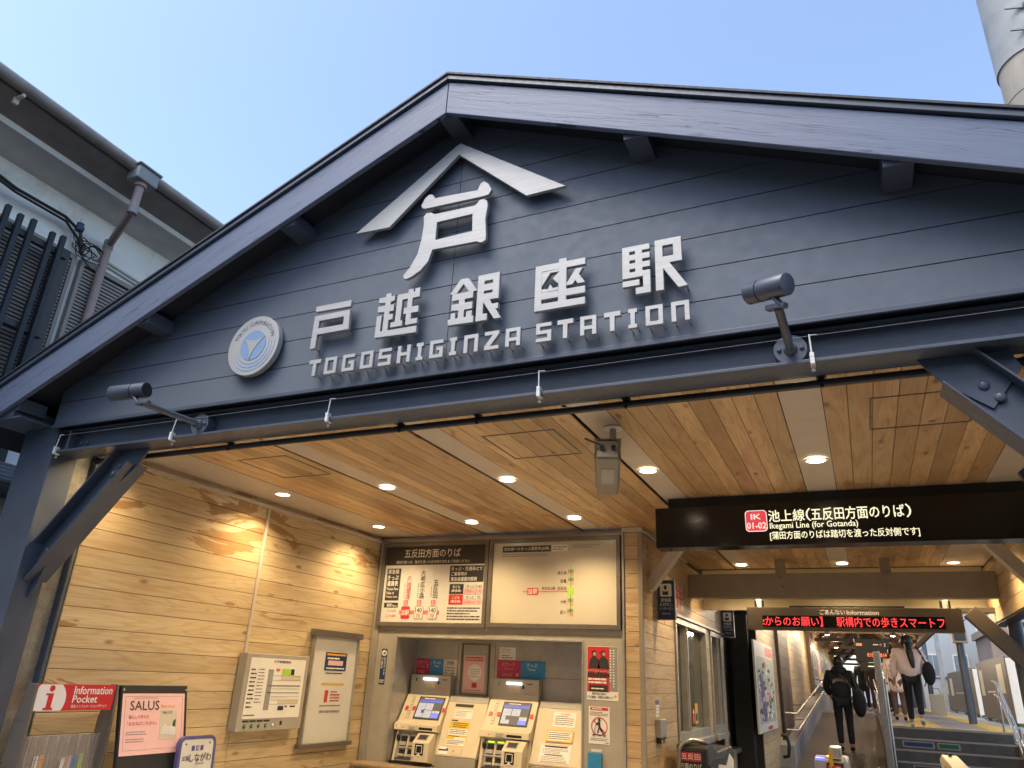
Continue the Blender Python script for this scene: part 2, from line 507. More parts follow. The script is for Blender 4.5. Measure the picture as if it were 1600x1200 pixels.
GLYPH = {
    'to_character': ([[(-2.664,3.495),(-2.415,3.495),(-2.415,3.455),(-2.664,3.461)],[(-2.664,3.434),(-2.415,3.434),(-2.409,3.309),(-2.626,3.309),(-2.626,3.223),(-2.664,3.223)]],
        [[(-2.626,3.396),(-2.453,3.396),(-2.453,3.349),(-2.626,3.349)]]),
    'koe_character': ([[(-2.224,3.47),(-2.179,3.47),(-2.179,3.49),(-2.144,3.49),(-2.144,3.47),(-2.119,3.47),(-2.119,3.438),(-2.144,3.432),(-2.144,3.416),(-2.119,3.416),(-2.119,3.375),(-2.144,3.375),(-2.144,3.357),(-2.119,3.357),(-2.119,3.321),(-2.144,3.321),(-2.144,3.259),(-1.959,3.259),(-1.959,3.218),(-2.224,3.225),(-2.224,3.357),(-2.192,3.357),(-2.192,3.259),(-2.179,3.259),(-2.179,3.375),(-2.224,3.38),(-2.224,3.416),(-2.179,3.416),(-2.179,3.432),(-2.224,3.438)],[(-2.103,3.47),(-2.034,3.47),(-2.034,3.49),(-2.002,3.49),(-2.002,3.47),(-1.992,3.47),(-1.992,3.49),(-1.959,3.49),(-1.959,3.432),(-2.002,3.432),(-2.002,3.38),(-1.959,3.38),(-1.959,3.341),(-2.002,3.341),(-2.002,3.305),(-1.959,3.305),(-1.959,3.272),(-2.034,3.272),(-2.034,3.341),(-2.053,3.341),(-2.053,3.38),(-2.034,3.38),(-2.034,3.432),(-2.067,3.432),(-2.067,3.305),(-2.053,3.305),(-2.053,3.272),(-2.129,3.272),(-2.129,3.305),(-2.103,3.305)]],
        []),
    'gin_character': ([[(-1.712,3.49),(-1.665,3.49),(-1.607,3.403),(-1.63,3.403),(-1.63,3.366),(-1.677,3.366),(-1.677,3.344),(-1.63,3.344),(-1.63,3.303),(-1.677,3.303),(-1.677,3.259),(-1.665,3.259),(-1.665,3.292),(-1.63,3.292),(-1.63,3.259),(-1.619,3.259),(-1.619,3.22),(-1.767,3.224),(-1.772,3.259),(-1.755,3.259),(-1.755,3.292),(-1.727,3.292),(-1.727,3.259),(-1.712,3.259),(-1.712,3.303),(-1.755,3.31),(-1.755,3.344),(-1.712,3.344),(-1.712,3.366),(-1.755,3.366),(-1.755,3.403),(-1.772,3.408)],[(-1.607,3.49),(-1.481,3.49),(-1.481,3.335),(-1.529,3.335),(-1.519,3.31),(-1.481,3.31),(-1.481,3.276),(-1.493,3.276),(-1.462,3.22),(-1.502,3.22),(-1.567,3.323),(-1.567,3.259),(-1.541,3.259),(-1.541,3.22),(-1.607,3.22)]],
        [[(-1.692,3.455),(-1.659,3.408),(-1.727,3.408)],[(-1.567,3.45),(-1.519,3.45),(-1.519,3.431),(-1.567,3.431)],[(-1.567,3.391),(-1.519,3.391),(-1.519,3.376),(-1.567,3.376)]]),
    'za_character': ([[(-1.282,3.476),(-1.157,3.476),(-1.157,3.495),(-1.114,3.495),(-1.114,3.476),(-1.017,3.476),(-1.017,3.438),(-1.114,3.438),(-1.114,3.319),(-1.017,3.319),(-1.017,3.279),(-1.114,3.279),(-1.114,3.258),(-1.017,3.258),(-1.017,3.219),(-1.282,3.219)],[(-1.199,3.423),(-1.157,3.423),(-1.184,3.389),(-1.157,3.356),(-1.157,3.337),(-1.184,3.337),(-1.199,3.356),(-1.212,3.337),(-1.244,3.337),(-1.244,3.356)],[(-1.068,3.423),(-1.028,3.423),(-1.049,3.389),(-1.017,3.337),(-1.057,3.337),(-1.068,3.356),(-1.082,3.337),(-1.114,3.337),(-1.114,3.35)]],
        [[(-1.244,3.438),(-1.157,3.438),(-1.157,3.319),(-1.244,3.319)],[(-1.244,3.279),(-1.157,3.279),(-1.157,3.258),(-1.244,3.258)]]),
    'eki_character': ([[(-0.833,3.486),(-0.698,3.486),(-0.698,3.455),(-0.734,3.455),(-0.734,3.439),(-0.698,3.439),(-0.698,3.407),(-0.734,3.407),(-0.734,3.392),(-0.698,3.392),(-0.698,3.36),(-0.734,3.36),(-0.734,3.344),(-0.698,3.344),(-0.698,3.221),(-0.77,3.221),(-0.77,3.257),(-0.734,3.257),(-0.734,3.312),(-0.833,3.312)],[(-0.833,3.3),(-0.75,3.3),(-0.75,3.269),(-0.833,3.269)],[(-0.675,3.492),(-0.549,3.492),(-0.549,3.36),(-0.607,3.36),(-0.528,3.225),(-0.571,3.221),(-0.637,3.332),(-0.637,3.221),(-0.675,3.221)]],
        [[(-0.796,3.455),(-0.77,3.455),(-0.77,3.439),(-0.796,3.439)],[(-0.796,3.407),(-0.77,3.407),(-0.77,3.392),(-0.796,3.392)],[(-0.796,3.36),(-0.77,3.36),(-0.77,3.344),(-0.796,3.344)],[(-0.637,3.455),(-0.589,3.455),(-0.589,3.398),(-0.637,3.398)]]),
    'chevron': ([[(-1.791,4.414),(-1.127,3.931),(-1.353,3.929),(-1.791,4.329),(-2.218,3.936),(-2.458,3.946)]],
        []),
    'to_emblem': ([[(-2.013,4.035),(-1.993,4.079),(-1.967,4.099),(-1.942,4.092),(-1.925,4.064),(-1.651,4.045),(-1.637,4.084),(-1.615,4.095),(-1.586,4.072),(-1.562,4.025),(-1.581,3.996),(-1.616,3.993),(-1.985,4.005),(-2.004,4.014)],[(-1.988,3.953),(-1.972,3.973),(-1.942,3.969),(-1.914,3.952),(-1.659,3.946),(-1.633,3.974),(-1.607,3.975),(-1.586,3.957),(-1.58,3.926),(-1.589,3.839),(-1.579,3.74),(-1.578,3.707),(-1.591,3.696),(-1.612,3.695),(-1.635,3.707),(-1.908,3.715),(-1.928,3.645),(-1.972,3.596),(-2.027,3.567),(-2.06,3.559),(-2.08,3.57),(-2.081,3.59),(-2.044,3.631),(-2.003,3.71),(-1.988,3.796),(-1.982,3.895)]],
        [[(-1.895,3.892),(-1.672,3.892),(-1.666,3.782),(-1.895,3.777)]]),
}
# ================================================================== ground
g = MB('asphalt'); g.add([(-900, -900, 0), (900, -900, 0), (900, 900, 0), (-900, 900, 0)], [(0, 1, 2, 3)])
g.build('ground', kind='structure', label='dark asphalt street and station forecourt ground', cat='ground', base=(0, 0, 0))

# ================================================================== the station building
XC, SL = -1.80, .440                        # ridge x and roof pitch
XL, XO, XR = -4.90, -1.86, 1.36             # left timber wall, office wall, right wall
ZC = 2.98                                   # ceiling
YT = 7.03                                   # ticket wall
st = thing('station_building', (XC, 3.0, 0), 'navy gabled timber and steel station building with a wood lined entrance hall', 'station')
def under(x): return 4.597 - SL * abs(x - XC)          # roof board underside
# siding boards, clipped to the gable
sid = MB('navy_siding')
zs = [3.0 + .1695 * k for k in range(0, 11)]
for i, z in enumerate(zs):
    z1 = z + .1645
    if z > 4.58: break
    for a, b in ((-4.86, XC - .0018), (XC + .0018, 1.27)):
        # the two halves meet at the ridge joint
        if a < XC < b: continue
        hi = min(z1, 4.597)
        xs0, xs1 = a, b
        s = -1 if b <= XC else 1
        far = abs((a if s < 0 else b) - XC)
        lo_x = min(far, (4.597 - z) / SL); hi_x = min(far, max((4.597 - hi) / SL, .002))
        inner = .0018
        pl = [(inner, z), (lo_x, z)]
        if (4.597 - z) / SL > far > hi_x: pl.append((far, 4.597 - SL * far))
        pl += [(hi_x, hi), (inner, hi)]
        pl = [(XC + s * q, w) for q, w in pl]
        if s < 0: pl = pl[::-1]
        sid.prism(pl, [], (0, 2.99, 0), (1, 0, 0), (0, 0, 1), 0, .02)
sid.build('siding', st, bevel=.0025, seg=1)
bk = MB('navy_dark')
bk.prism([(-4.86, 2.992), (1.27, 2.992), (1.27, under(1.27)), (XC, 4.597), (-4.86, under(-4.86))], [], (0, 3.05, 0), (1, 0, 0), (0, 0, 1), 0, .055)
bk.build('siding_backing', st)
fl = MB('navy_steel'); fl.box(-4.86, 1.27, 2.955, 2.9685, 2.978, 3.0015); fl.build('drip_flashing', st, bevel=.002)

# bargeboards, one per slope, mitred at the ridge
HW = 3.78
def rake(mb, z_lo, z_hi, y0, y1, s, w0=0.0, w1=HW, ext=0):
    pl = [(w0, z_lo - SL * w0), (w1, z_lo - SL * w1), (w1, z_hi - SL * w1), (w0, z_hi - SL * w0)]
    pl = [(XC + s * a, b) for a, b in pl]
    if s < 0: pl = pl[::-1]
    mb.prism(pl, [], (0, y1, 0), (1, 0, 0), (0, 0, 1), 0, y1 - y0)
for s in (-1, 1):
    b = MB('navy_timber_falling' if s > 0 else 'navy_timber_rising'); rake(b, 4.497, 4.722, 2.74, 2.772, s, .0015); b.build('bargeboard', st, bevel=.004)
rf = MB('roof_metal')
for s in (-1, 1):
    rake(rf, 4.60, 4.64, 2.773, 9.9, s)          # roof boards
rf.m('roof_metal')
for s in (-1, 1): rake(rf, 4.763, 4.776, 2.712, 9.95, s)
rf.build('roof', st)
ed = MB('navy_steel')
for s in (-1, 1): rake(ed, 4.7305, 4.7625, 2.722, 2.79, s)
ed.build('roof_edge_strip', st, bevel=.002, seg=1)
for dx in (-3.235, -2.157, -1.078, 0, 1.078, 2.157, 3.235):
    x = XC + dx; zb = 4.60 - SL * abs(dx) - .115 + (.0 if dx else -.0)
    p = MB('navy_steel')
    p.box(x - .0575, x + .0575, 2.773, 2.968, zb, 4.595 - SL * abs(dx) - (.02 if dx else .004))
    p.build('purlin', st, bevel=.003)
for s in (-1, 1):                                    # eave beams that carry the roof ends on the posts
    x0 = XC + s * 3.33; p = MB('navy_steel')
    p.box(x0 - .16 if s < 0 else x0 - .2, x0 + .2 if s < 0 else x0 + .16, 2.774, 9.4, 3.005, 3.02)
    p.box(x0 - .12, x0 + .12, 2.774, 9.4, 3.02, 3.10)
    p.build('eave_beam', st, bevel=.003)
# girder: H section across the opening
gi = MB('navy_steel')
gi.box(-4.835, 1.235, 3.02, 3.17, 2.966, 2.979)
gi.box(-4.835, 1.235, 3.065, 3.075, 2.831, 2.9655)
gi.box(-4.835, 1.235, 2.993, 3.165, 2.815, 2.830)
gi.box(-4.72, -4.70, 3.0, 3.064, 2.8305, 2.9655)
for x in (-4.66, -4.60, 1.0, 1.06): gi.sphere((x, 3.064, 2.885), .017, 10, 6, (1, .6, 1))
gi.build('girder', st, bevel=.002)
for s, nm in ((-1, 'L'), (1, 'R')):
    c = XC + s * 3.215; p = MB('navy_steel')
    p.box(c - .178, c + .178, 3.0, 3.014, 0, 3.003)
    p.box(c - .006, c + .006, 3.0141, 3.33, 0, 3.003)
    ins = c - s * .172
    p.box(min(ins, ins - s * -.014), max(ins, ins - s * -.014), 3.0142, 3.185, 0, 2.99)
    p.box(c - .178, c + .178, 3.331, 3.345, 0, 3.0)
    p.build('post', st, bevel=.002)
    q = MB('galv_panel'); xx = c - s * .115
    q.box(min(xx, xx - s * .006), max(xx, xx - s * .006), 3.20, 3.40, 0, 2.9)
    q.box(min(xx, xx - s * .02), max(xx, xx - s * .02), 3.392, 3.40, 0, 2.9)
    q.build('metal_wall_end', st)
# knee braces: channels from post to girder
def brace(s):
    mb = MB('navy_steel')
    def P(x, z): return XC + s * (x - 0) , z
    a = Vector((XC + s * 3.03, 3.05, 1.985 if s < 0 else 1.72)); b = Vector((XC + s * (2.33 if s < 0 else 2.20), 3.05, 2.712 if s < 0 else 2.687))
    d = (b - a).normalized(); up = Vector((-s * -d.z, 0, abs(d.x))) if False else Vector((d.z * s, 0, -d.x * s)); 
    if up.z < 0: up = -up
    w = .185
    # lower flange, web, upper flange
    def slab(o, l0, l1, h0, h1, y0, y1):
        v = []
        for y in (y0, y1):
            for (l, h) in ((l0, h0), (l1, h0), (l1, h1), (l0, h1)):
                q = a + d * l + up * h; v.append((q.x, y, q.z))
        f = [(0, 1, 2, 3), (7, 6, 5, 4), (0, 4, 5, 1), (1, 5, 6, 2), (2, 6, 7, 3), (3, 7, 4, 0)]
        if s > 0: f = [tuple(reversed(q)) for q in f]
        mb.add(v, f)
    L = (b - a).length; YBK = 3.20
    slab(a, .0, L, 0, .010, 3.045, YBK)
    slab(a, .02, L - .005, .011, w - .011, 3.115, 3.125)
    slab(a, -.03, L + .03, w - .010, w, 3.045, YBK)
    # gussets on girder and post
    gx = lambda x: XC + s * x
    def gus(pts):
        pl = [(gx(x), z) for x, z in pts]
        A = sum(pl[i][0] * pl[(i + 1) % len(pl)][1] - pl[(i + 1) % len(pl)][0] * pl[i][1] for i in range(len(pl)))
        if A < 0: pl = pl[::-1]
        mb.prism(pl, [], (0, 3.114, 0), (1, 0, 0), (0, 0, 1), 0, .010)
    o_ = 0 if s > 0 else .10
    gus([(2.13 + o_, 2.814), (2.45 + o_, 2.814), (2.48 + o_, 2.74), (2.36 + o_, 2.58), (2.26 + o_, 2.66), (2.21 + o_, 2.70)])
    zz = 1.985 if s < 0 else 1.72
    gus([(3.04, zz - .10), (3.04, zz + .15), (2.97, zz + .20), (2.93, zz + .12), (3.0, zz - .08)])
    for l in (L - .10, L - .17, .1, .17):
        q = a + d * l + up * (w * .55); mb.sphere((q.x, 3.114 if l < .3 else 3.103, q.z), .021, 12, 7, (1, .55, 1))
    mb.build('knee_brace', st, bevel=.0025)
brace(-1); brace(1)

# ---- hall: timber walls, ceiling, soffits
def planks(mb, axis_fix, val, u0, u1, v0, v1, pitch, gap=.004, th=.012, breaks=None, seed=1, out=1):
    """boards on a wall: u along the board, v across; every board its own island"""
    rnd = random.Random(seed); v = v0
    while v < v1 - .01:
        ve = min(v + pitch - gap, v1)
        cuts = [u0] + ([c for c in (breaks or []) if u0 < c < u1]) + [u1]
        for a, b in zip(cuts[:-1], cuts[1:]):
            a2, b2 = a + (0 if a == u0 else gap / 2), b - (0 if b == u1 else gap / 2)
            j = rnd.uniform(0, .0012)
            if axis_fix == 'x': mb.box(val, val + out * (th + j), a2, b2, v, ve)
            elif axis_fix == 'y': mb.box(a2, b2, val - (th + j), val, v, ve)
            else: mb.box(v, ve, a2, b2, val, val + th + j)
        v += pitch
w = MB('wood_wall'); planks(w, 'x', XL - .012, 3.40, YT, 0, 2.976, .1335, seed=3, breaks=[5.16])
w.build('timber_wall', st, bevel=.0012, seg=1)
w = MB('near_black'); w.box(XL - .2, XL - .0125, 3.40, YT + .6, 0, ZC); w.build('wall_core', st)
# ceiling boards run from the street towards the tracks, in bays between pale strips
STR = [(-3.575, -3.375), (-2.47, -2.275), (-1.365, -1.175), (-.25, -.045)]
w = MB('wood_ceiling')
bays = [(-4.405, -3.60), (-3.37, -2.495), (-2.27, -1.39), (-1.17, -.253), (-.042, .918)]
for i, (a, b) in enumerate(bays):
    n = max(1, round((b - a) / .1175)); pt = (b - a) / n
    yb = 9.9 if b > XO else YT + .4
    planks(w, 'z', ZC, 3.18, yb, a + .001, b, pt, gap=.003, seed=11 + i)
w.build('timber_ceiling', st, bevel=.001, seg=1)
w = MB('near_black'); w.box(XL - .3, XR + .4, 3.18, 10.3, ZC + .03, ZC + .09); w.build('ceiling_core', st)
w = MB('soffit_paint')
w.box(XL, -4.41, 3.18, YT + .2, ZC - .003, ZC + .012)
for a, b in STR: w.box(a, b, 3.18, 9.9 if a > XO else YT + .3, ZC + .002, ZC + .012)
w.box(.921, XR, 3.18, 9.9, ZC - .003, ZC + .012)
w.build('ceiling_strip', st)
for u0, u1 in ((-4.15, -3.68), (-2.08, -1.58), (.18, .69)):
    h = MB('grey_frame'); y0, y1 = 3.955, 4.49
    for a, b, c, d in ((u0, u1, y0, y0 + .010), (u0, u1, y1 - .010, y1), (u0, u0 + .010, y0 + .0101, y1 - .0101), (u1 - .010, u1, y0 + .0101, y1 - .0101)):
        h.box(a, b, c, d, ZC - .004, ZC + .005)
    h.box(u0 + .3, u0 + .33, y1 - .07, y1 - .062, ZC - .003, ZC + .004)
    h.build('ceiling_hatch', st)
tr = MB('soffit_paint')
tr.box(XL, XL + .035, 3.42, YT - .02, 2.905, 2.937)              # cable cover under the ceiling, then down the wall
tr.box(XL + .001, XL + .022, 5.145, 5.175, 1.645, 2.9045)
tr.build('cable_cover', st, bevel=.006)
# ticket wall around the recess
tw = MB('warm_grey')
OP = (-4.555, -2.450, .68, 1.895)      # recess opening
tw.box(XL + .001, OP[0], YT, YT + .06, 0, 1.96)
tw.box(OP[1], -2.035, YT, YT + .06, 0, 1.96)
tw.box(OP[0], OP[1], YT, YT + .06, OP[3], 1.96)
tw.box(XL + .001, -2.035, YT + .001, YT + .06, 1.9605, 2.96)
tw.box(OP[0] + .05, OP[1] - .05, YT + .001, YT + .05, 0, .655)
tw.build('ticket_wall', st, bevel=.003)
tw = MB('grey_metal')
for a, b in ((OP[0] - .012, OP[0] + .006), (OP[1] - .006, OP[1] + .012)): tw.box(a, b, YT - .012, YT + .42, OP[2], OP[3])
tw.box(OP[0] - .012, OP[1] + .012, YT - .013, YT + .42, OP[3], OP[3] + .018)
tw.box(OP[0], OP[1], YT + .405, YT + .42, OP[2], OP[3])
tw.build('recess_lining', st, bevel=.002)
tw = MB('grey_frame')
tw.box(-3.575, -3.572, YT + .4005, YT + .4045, 1.45, 1.89); tw.box(-4.02, -4.017, YT + .4005, YT + .4045, 1.45, 1.89)
tw.box(-3.0, -2.47, YT + .401, YT + .4045, 1.556, 1.560)
tw.build('recess_seam', st)
tw = MB('ledge_tan'); tw.box(XL + .02, -2.04, YT - .16, YT + .3, .645, .69); tw.build('ticket_shelf', st, bevel=.018)
fr = MB('grey_metal')
fr.box(XL + .02, -4.80, YT - .02, YT, .69, 2.93); fr.box(-2.055, -2.03, YT - .02, YT, 0, 2.93)
fr.box(-4.7995, -2.0555, YT - .019, YT, 2.905, 2.935)
fr.build('ticket_wall_frame', st, bevel=.003)
w = MB('wood_front'); planks(w, 'y', YT + .012, -2.03, -1.895, 0, 2.93, .1335, seed=8); w.build('timber_return', st, bevel=.001, seg=1)
w = MB('steel_brown'); w.box(-1.895, XO + .012, YT - .012, YT + .03, 0, 2.95); w.build('corner_post', st, bevel=.004)
w = MB('soffit_paint'); w.box(-2.05, XO + .02, YT - .03, YT + .06, 2.937, 2.976); w.box(XO, XO + .03, YT + .061, 9.1, 2.937, 2.972); w.build('wall_cornice', st, bevel=.003)
# office wall along the passage with its windows
w = MB('wood_side')
for (a, b, c, d) in ((YT + .03, 8.34, 0, 2.93), (8.34, 10.16, 0, .94), (8.34, 12.2, 2.27, 2.93), (10.165, 10.42, .94, 2.26), (10.165, 12.2, 0, .70), (11.25, 11.55, .72, 2.26)):
    v0 = c; planks(w, 'x', XO - .012, a, b, v0, d, .1335, seed=int(a * 10))
w.build('timber_office_wall', st, bevel=.001, seg=1)
w = MB('near_black'); w.box(XO - .18, XO - .0125, YT + .1, 8.34, 0, ZC); w.box(XO - .18, XO - .0125, 8.34, 12.2, 2.27, ZC); w.box(XO - .18, XO - .0125, 8.34, 12.2, 0, .7); w.box(XO - .18, XO - .1, 8.34, 12.2, .7, 2.27); w.box(XO - .25, XO - .101, 11.5, 16.5, 0, 3.6); w.box(XO - .25, XO - .0126, 8.9, 10.5, 2.93, 3.12); w.build('office_wall_core', st)
def window(y0, y1, z0, z1, mull):
    f = MB('grey_metal'); S = SIDE(XO)
    for a, b in ((y0, y0 + .05), (y1 - .05, y1)): S.box(f, a, b, z0, z1, -.06, .02)
    S.box(f, y0 + .0501, y1 - .0501, z1 - .06, z1, -.06, .02); S.box(f, y0 + .0501, y1 - .0501, z0, z0 + .09, -.06, .018)
    for mu in mull:
        S.box(f, mu - .045, mu + .045, z0 + .0901, z1 - .0601, -.06, .012); S.box(f, mu - .018, mu + .018, z0 + .0901, z1 - .0601, .0121, .024)
    o = f.build('office_window', st, bevel=.003)
    q = MB('glass_office'); S.box(q, y0 + .05, y1 - .05, z0 + .09, z1 - .06, -.075, -.061); q.build('pane', o)
    q = MB('grey_metal'); S.box(q, y0 - .03, y1 + .03, z0 - .075, z0 - .001, -.02, .06); q.build('sill', o, bevel=.006)
    return o
window(8.36, 10.14, 1.0, 2.25, [8.93])
window(10.45, 11.25, 1.0, 2.25, [10.98])
tk = MB('stainless'); S = SIDE(XO)
S.box(tk, 11.56, 12.16, .76, 2.24, -.09, -.06); S.box(tk, 11.56, 12.16, .70, .76, -.09, .08)
tk.build('staff_counter', st, bevel=.004)
hd = MB('grey_frame'); S.box(hd, 8.30, 12.2, 2.255, 2.285, .0005, .045); hd.build('window_hood', st, bevel=.003)
po = MB('black'); po.box(XO, -1.60, 12.22, 12.46, 0, 2.62); po.build('black_post', st, bevel=.004)
# back beam, its hangers, wall-side braces
bm = MB('steel_brown'); bm.box(XO + .005, XR - .005, 9.2, 9.36, 2.545, 2.82)
for x in (-.782, .328):
    bm.box(x - .055, x + .055, 9.22, 9.34, 2.8201, ZC - .001)
    for z in (2.78, 2.665): bm.sphere((x, 9.2, z), .024, 6, 5, (1, .5, 1))
bm.build('back_beam', st, bevel=.004)
for s, xw in ((1, XO), (-1, XR)):
    p = MB('soffit_paint'); p.bar((xw + s * .005, 7.32, 2.44), (xw + s * .42, 7.32, 2.97), .10, .13, (0, 1, 0)); p.build('wall_brace', st, bevel=.004)
hw = MB('cream_wall'); hw.box(XO - .2, XR + .3, 10.22, 10.30, 2.50, ZC + .03); hw.build('header_wall', st)
# right side of the passage: timber above, open below
w = MB('wood_side'); planks(w, 'x', XR, 7.6, 10.2, 2.35, 2.96, .1335, seed=23); w.build('timber_right_wall', st, bevel=.001, seg=1)
w = MB('near_black'); w.box(XR + .013, XR + .15, 3.4, 10.2, 2.33, ZC + .02); w.build('right_wall_core', st)
w = MB('galv_panel'); w.box(XR - .001, XR + .012, 3.40, 7.599, 0, 2.97); w.build('metal_right_wall', st)
w = MB('casing_brown'); w.bar((XR + .22, 9.75, 1.93), (1.12, 9.75, 2.46), .16, .14, (0, 1, 0)); w.box(1.0, XR + .2, 9.70, 9.80, 2.44, 2.50); w.build('back_knee_brace', st, bevel=.004)
w = MB('navy_steel'); w.tube([(1.52, 9.75, 0), (1.52, 9.75, 2.9)], .07, 18); w.build('round_post', st, smooth=True)

fo = MB('hall_tile'); fo.box(XL - .1, XR + .2, 2.4, 10.45, -.05, .012); fo.build('hall_floor', kind='structure', label='pale tiled floor of the station hall', cat='floor')
# ================================================================== emblem and station name
def glyph(name, key, parent, y_front=2.908, depth=.022, mat='brushed'):
    outer, holes = GLYPH[key]; mb = MB(mat)
    def inside(pt, poly):
        c = False; n = len(poly); x, y = pt
        for i in range(n):
            (x1, y1), (x2, y2) = poly[i], poly[(i + 1) % n]
            if (y1 > y) != (y2 > y) and x < (x2 - x1) * (y - y1) / (y2 - y1) + x1: c = not c
        return c
    def ccw(p):
        A = sum(p[i][0] * p[(i + 1) % len(p)][1] - p[(i + 1) % len(p)][0] * p[i][1] for i in range(len(p)))
        q = p if A > 0 else p[::-1]
        return [v for i, v in enumerate(q) if abs(v[0] - q[i - 1][0]) + abs(v[1] - q[i - 1][1]) > 1e-4]
    for o in outer:
        o = ccw(o); hs = [ccw(h)[::-1] for h in holes if inside((sum(a for a, _ in h) / len(h), sum(b for _, b in h) / len(h)), o)]
        mb.prism(o, [ccw(h) for h in hs], (0, y_front + depth, 0), (1, 0, 0), (0, 0, 1), 0, depth)
        cx, cz = sum(a for a, _ in o) / len(o), sum(b for _, b in o) / len(o)
        pins = [p for p in (o[0], o[len(o) // 2])]
    for px, pz in pins:
        qx, qz = px + (cx - px) * .15, pz + (cz - pz) * .15
        if any(inside((qx, qz), ccw(o)) for o in outer): mb.box(qx - .004, qx + .004, y_front + depth, 2.972, qz - .004, qz + .004)
    return mb.build(name, parent, bevel=.0018, seg=1)
em = thing('roof_crest', (XC, 2.94, 3.93), 'large brushed steel roof shaped crest over a brush style character under the gable peak', 'emblem')
glyph('chevron', 'chevron', em); glyph('character', 'to_emblem', em)
ns = thing('station_name_sign', (XC, 2.94, 3.22), 'row of five big brushed steel Japanese characters across the navy gable', 'sign lettering')
for k in ('to_character', 'koe_character', 'gin_character', 'za_character', 'eki_character'): glyph('character', k, ns)
es = thing('station_name_lettering', (XC, 2.94, 3.05), 'thin row of square steel capitals TOGOSHIGINZA STATION along the gable foot', 'sign lettering')
LET = {
 'T': ([[(0, 1), (1, 1), (1, .76), (.64, .76), (.64, 0), (.36, 0), (.36, .76), (0, .76)]], []),
 'O': ([[(0, 0), (1, 0), (1, 1), (0, 1)]], [[(.27, .2), (.73, .2), (.73, .8), (.27, .8)]]),
 'G': ([[(0, 0), (1, 0), (1, .6), (.52, .6), (.52, .4), (.73, .4), (.73, .2), (.27, .2), (.27, .8), (1, .8), (1, 1), (0, 1)]], []),
 'S': ([[(0, 0), (1, 0), (1, .6), (.27, .6), (.27, .8), (1, .8), (1, 1), (0, 1), (0, .4), (.73, .4), (.73, .2), (0, .2)]], []),
 'H': ([[(0, 0), (.28, 0), (.28, .4), (.72, .4), (.72, 0), (1, 0), (1, 1), (.72, 1), (.72, .6), (.28, .6), (.28, 1), (0, 1)]], []),
 'I': ([[(0, 0), (1, 0), (1, .2), (.75, .2), (.75, .8), (1, .8), (1, 1), (0, 1), (0, .8), (.25, .8), (.25, .2), (0, .2)]], []),
 'N': ([[(0, 0), (.27, 0), (.27, .78), (.73, .78), (.73, 0), (1, 0), (1, 1), (0, 1)]], []),
 'Z': ([[(0, 0), (1, 0), (1, .2), (.42, .2), (1, .8), (1, 1), (0, 1), (0, .8), (.58, .8), (0, .2)]], []),
 'A': ([[(0, 0), (.27, 0), (.27, .28), (.73, .28), (.73, 0), (1, 0), (1, 1), (0, 1)]], [[(.27, .48), (.73, .48), (.73, .8), (.27, .8)]]),
}
x0s = [-2.646, -2.535, -2.415, -2.294, -2.178, -2.059, -1.943, -1.862, -1.745, -1.661, -1.545, -1.429, -1.266, -1.155, -1.040, -.923, -.807, -.726, -.608]
for ch, x in zip('TOGOSHIGINZASTATION', x0s):
    w_ = .043 if ch == 'I' else .081
    mb = MB('brushed')
    for o in LET[ch][0]:
        mb.prism([(x + a * w_, 3.049 + b * .1005) for a, b in o], [[(x + a * w_, 3.049 + b * .1005) for a, b in h] for h in LET[ch][1]], (0, 2.927, 0), (1, 0, 0), (0, 0, 1), 0, .022)
    for a in ((.12, .88) if ch != 'T' else (.5,)): mb.box(x + a * w_ - .003, x + a * w_ + .003, 2.927, 2.972, 3.057 if ch != 'Z' else 3.06, 3.063)
    mb.build('letter', es, bevel=.0015, seg=1)
# round company emblem
ce = thing('company_emblem', (-3.119, 2.93, 3.14), 'round steel disc emblem with a blue centre and three pointed star left of the name', 'emblem')
F = Frame((-3.108, 2.915, 3.318), (1, 0, 0), (0, 0, 1)); RR = .193
mb = MB('emblem_disc'); F.disc(mb, 0, 0, RR, -.035, 0, 64)
o = mb.build('disc', ce, bevel=.003); 
mb = MB('emblem_blue'); F.disc(mb, 0, 0, .096, 0, .0025, 48); mb.build('blue_field', ce)
pts = []
tips = [(R(90 + 120 * k + 180 - 62), .088) for k in range(3)]
tips = [(R(30), .098), (R(146), .094), (R(262), .098)]
for i in range(3):
    a0, r0 = tips[i]; a1, r1 = tips[(i + 1) % 3]; 
    p0 = Vector((math.cos(a0) * r0, math.sin(a0) * r0)); p1 = Vector((math.cos(a1) * r1, math.sin(a1) * r1)); am = (a0 + (a1 if a1 > a0 else a1 + 2 * math.pi)) / 2
    c_ = Vector((math.cos(am), math.sin(am))) * .012
    for k in range(9):
        t = k / 9; q = p0 * (1 - t) ** 2 + c_ * 2 * t * (1 - t) + p1 * t * t; pts.append((q.x, q.y))
mb = MB('brushed'); F.poly(mb, pts, .0025, .005); mb.build('star', ce)
mb = MB('emblem_line')
for k, (r0, lo, hi) in enumerate(((.120, 195, 372), (.142, 200, 368), (.164, 205, 366))):
    n = 40; a = [R(lo + (hi - lo) * i / n) for i in range(n + 1)]
    th = lambda i: .0006 + .0042 * math.sin(math.pi * min(1, i / n * 1.0)) 
    outer = [(math.cos(t) * (r0 + th(i)), math.sin(t) * (r0 + th(i))) for i, t in enumerate(a)]
    inner = [(math.cos(t) * (r0 - th(i)), math.sin(t) * (r0 - th(i))) for i, t in enumerate(a)]
    mb.m('emblem_blue'); F.poly(mb, outer + inner[::-1], 0, .0012)
mb.build('ring_mark', ce)
mb = MB('emblem_line'); word = 'TOKYU CORPORATION'
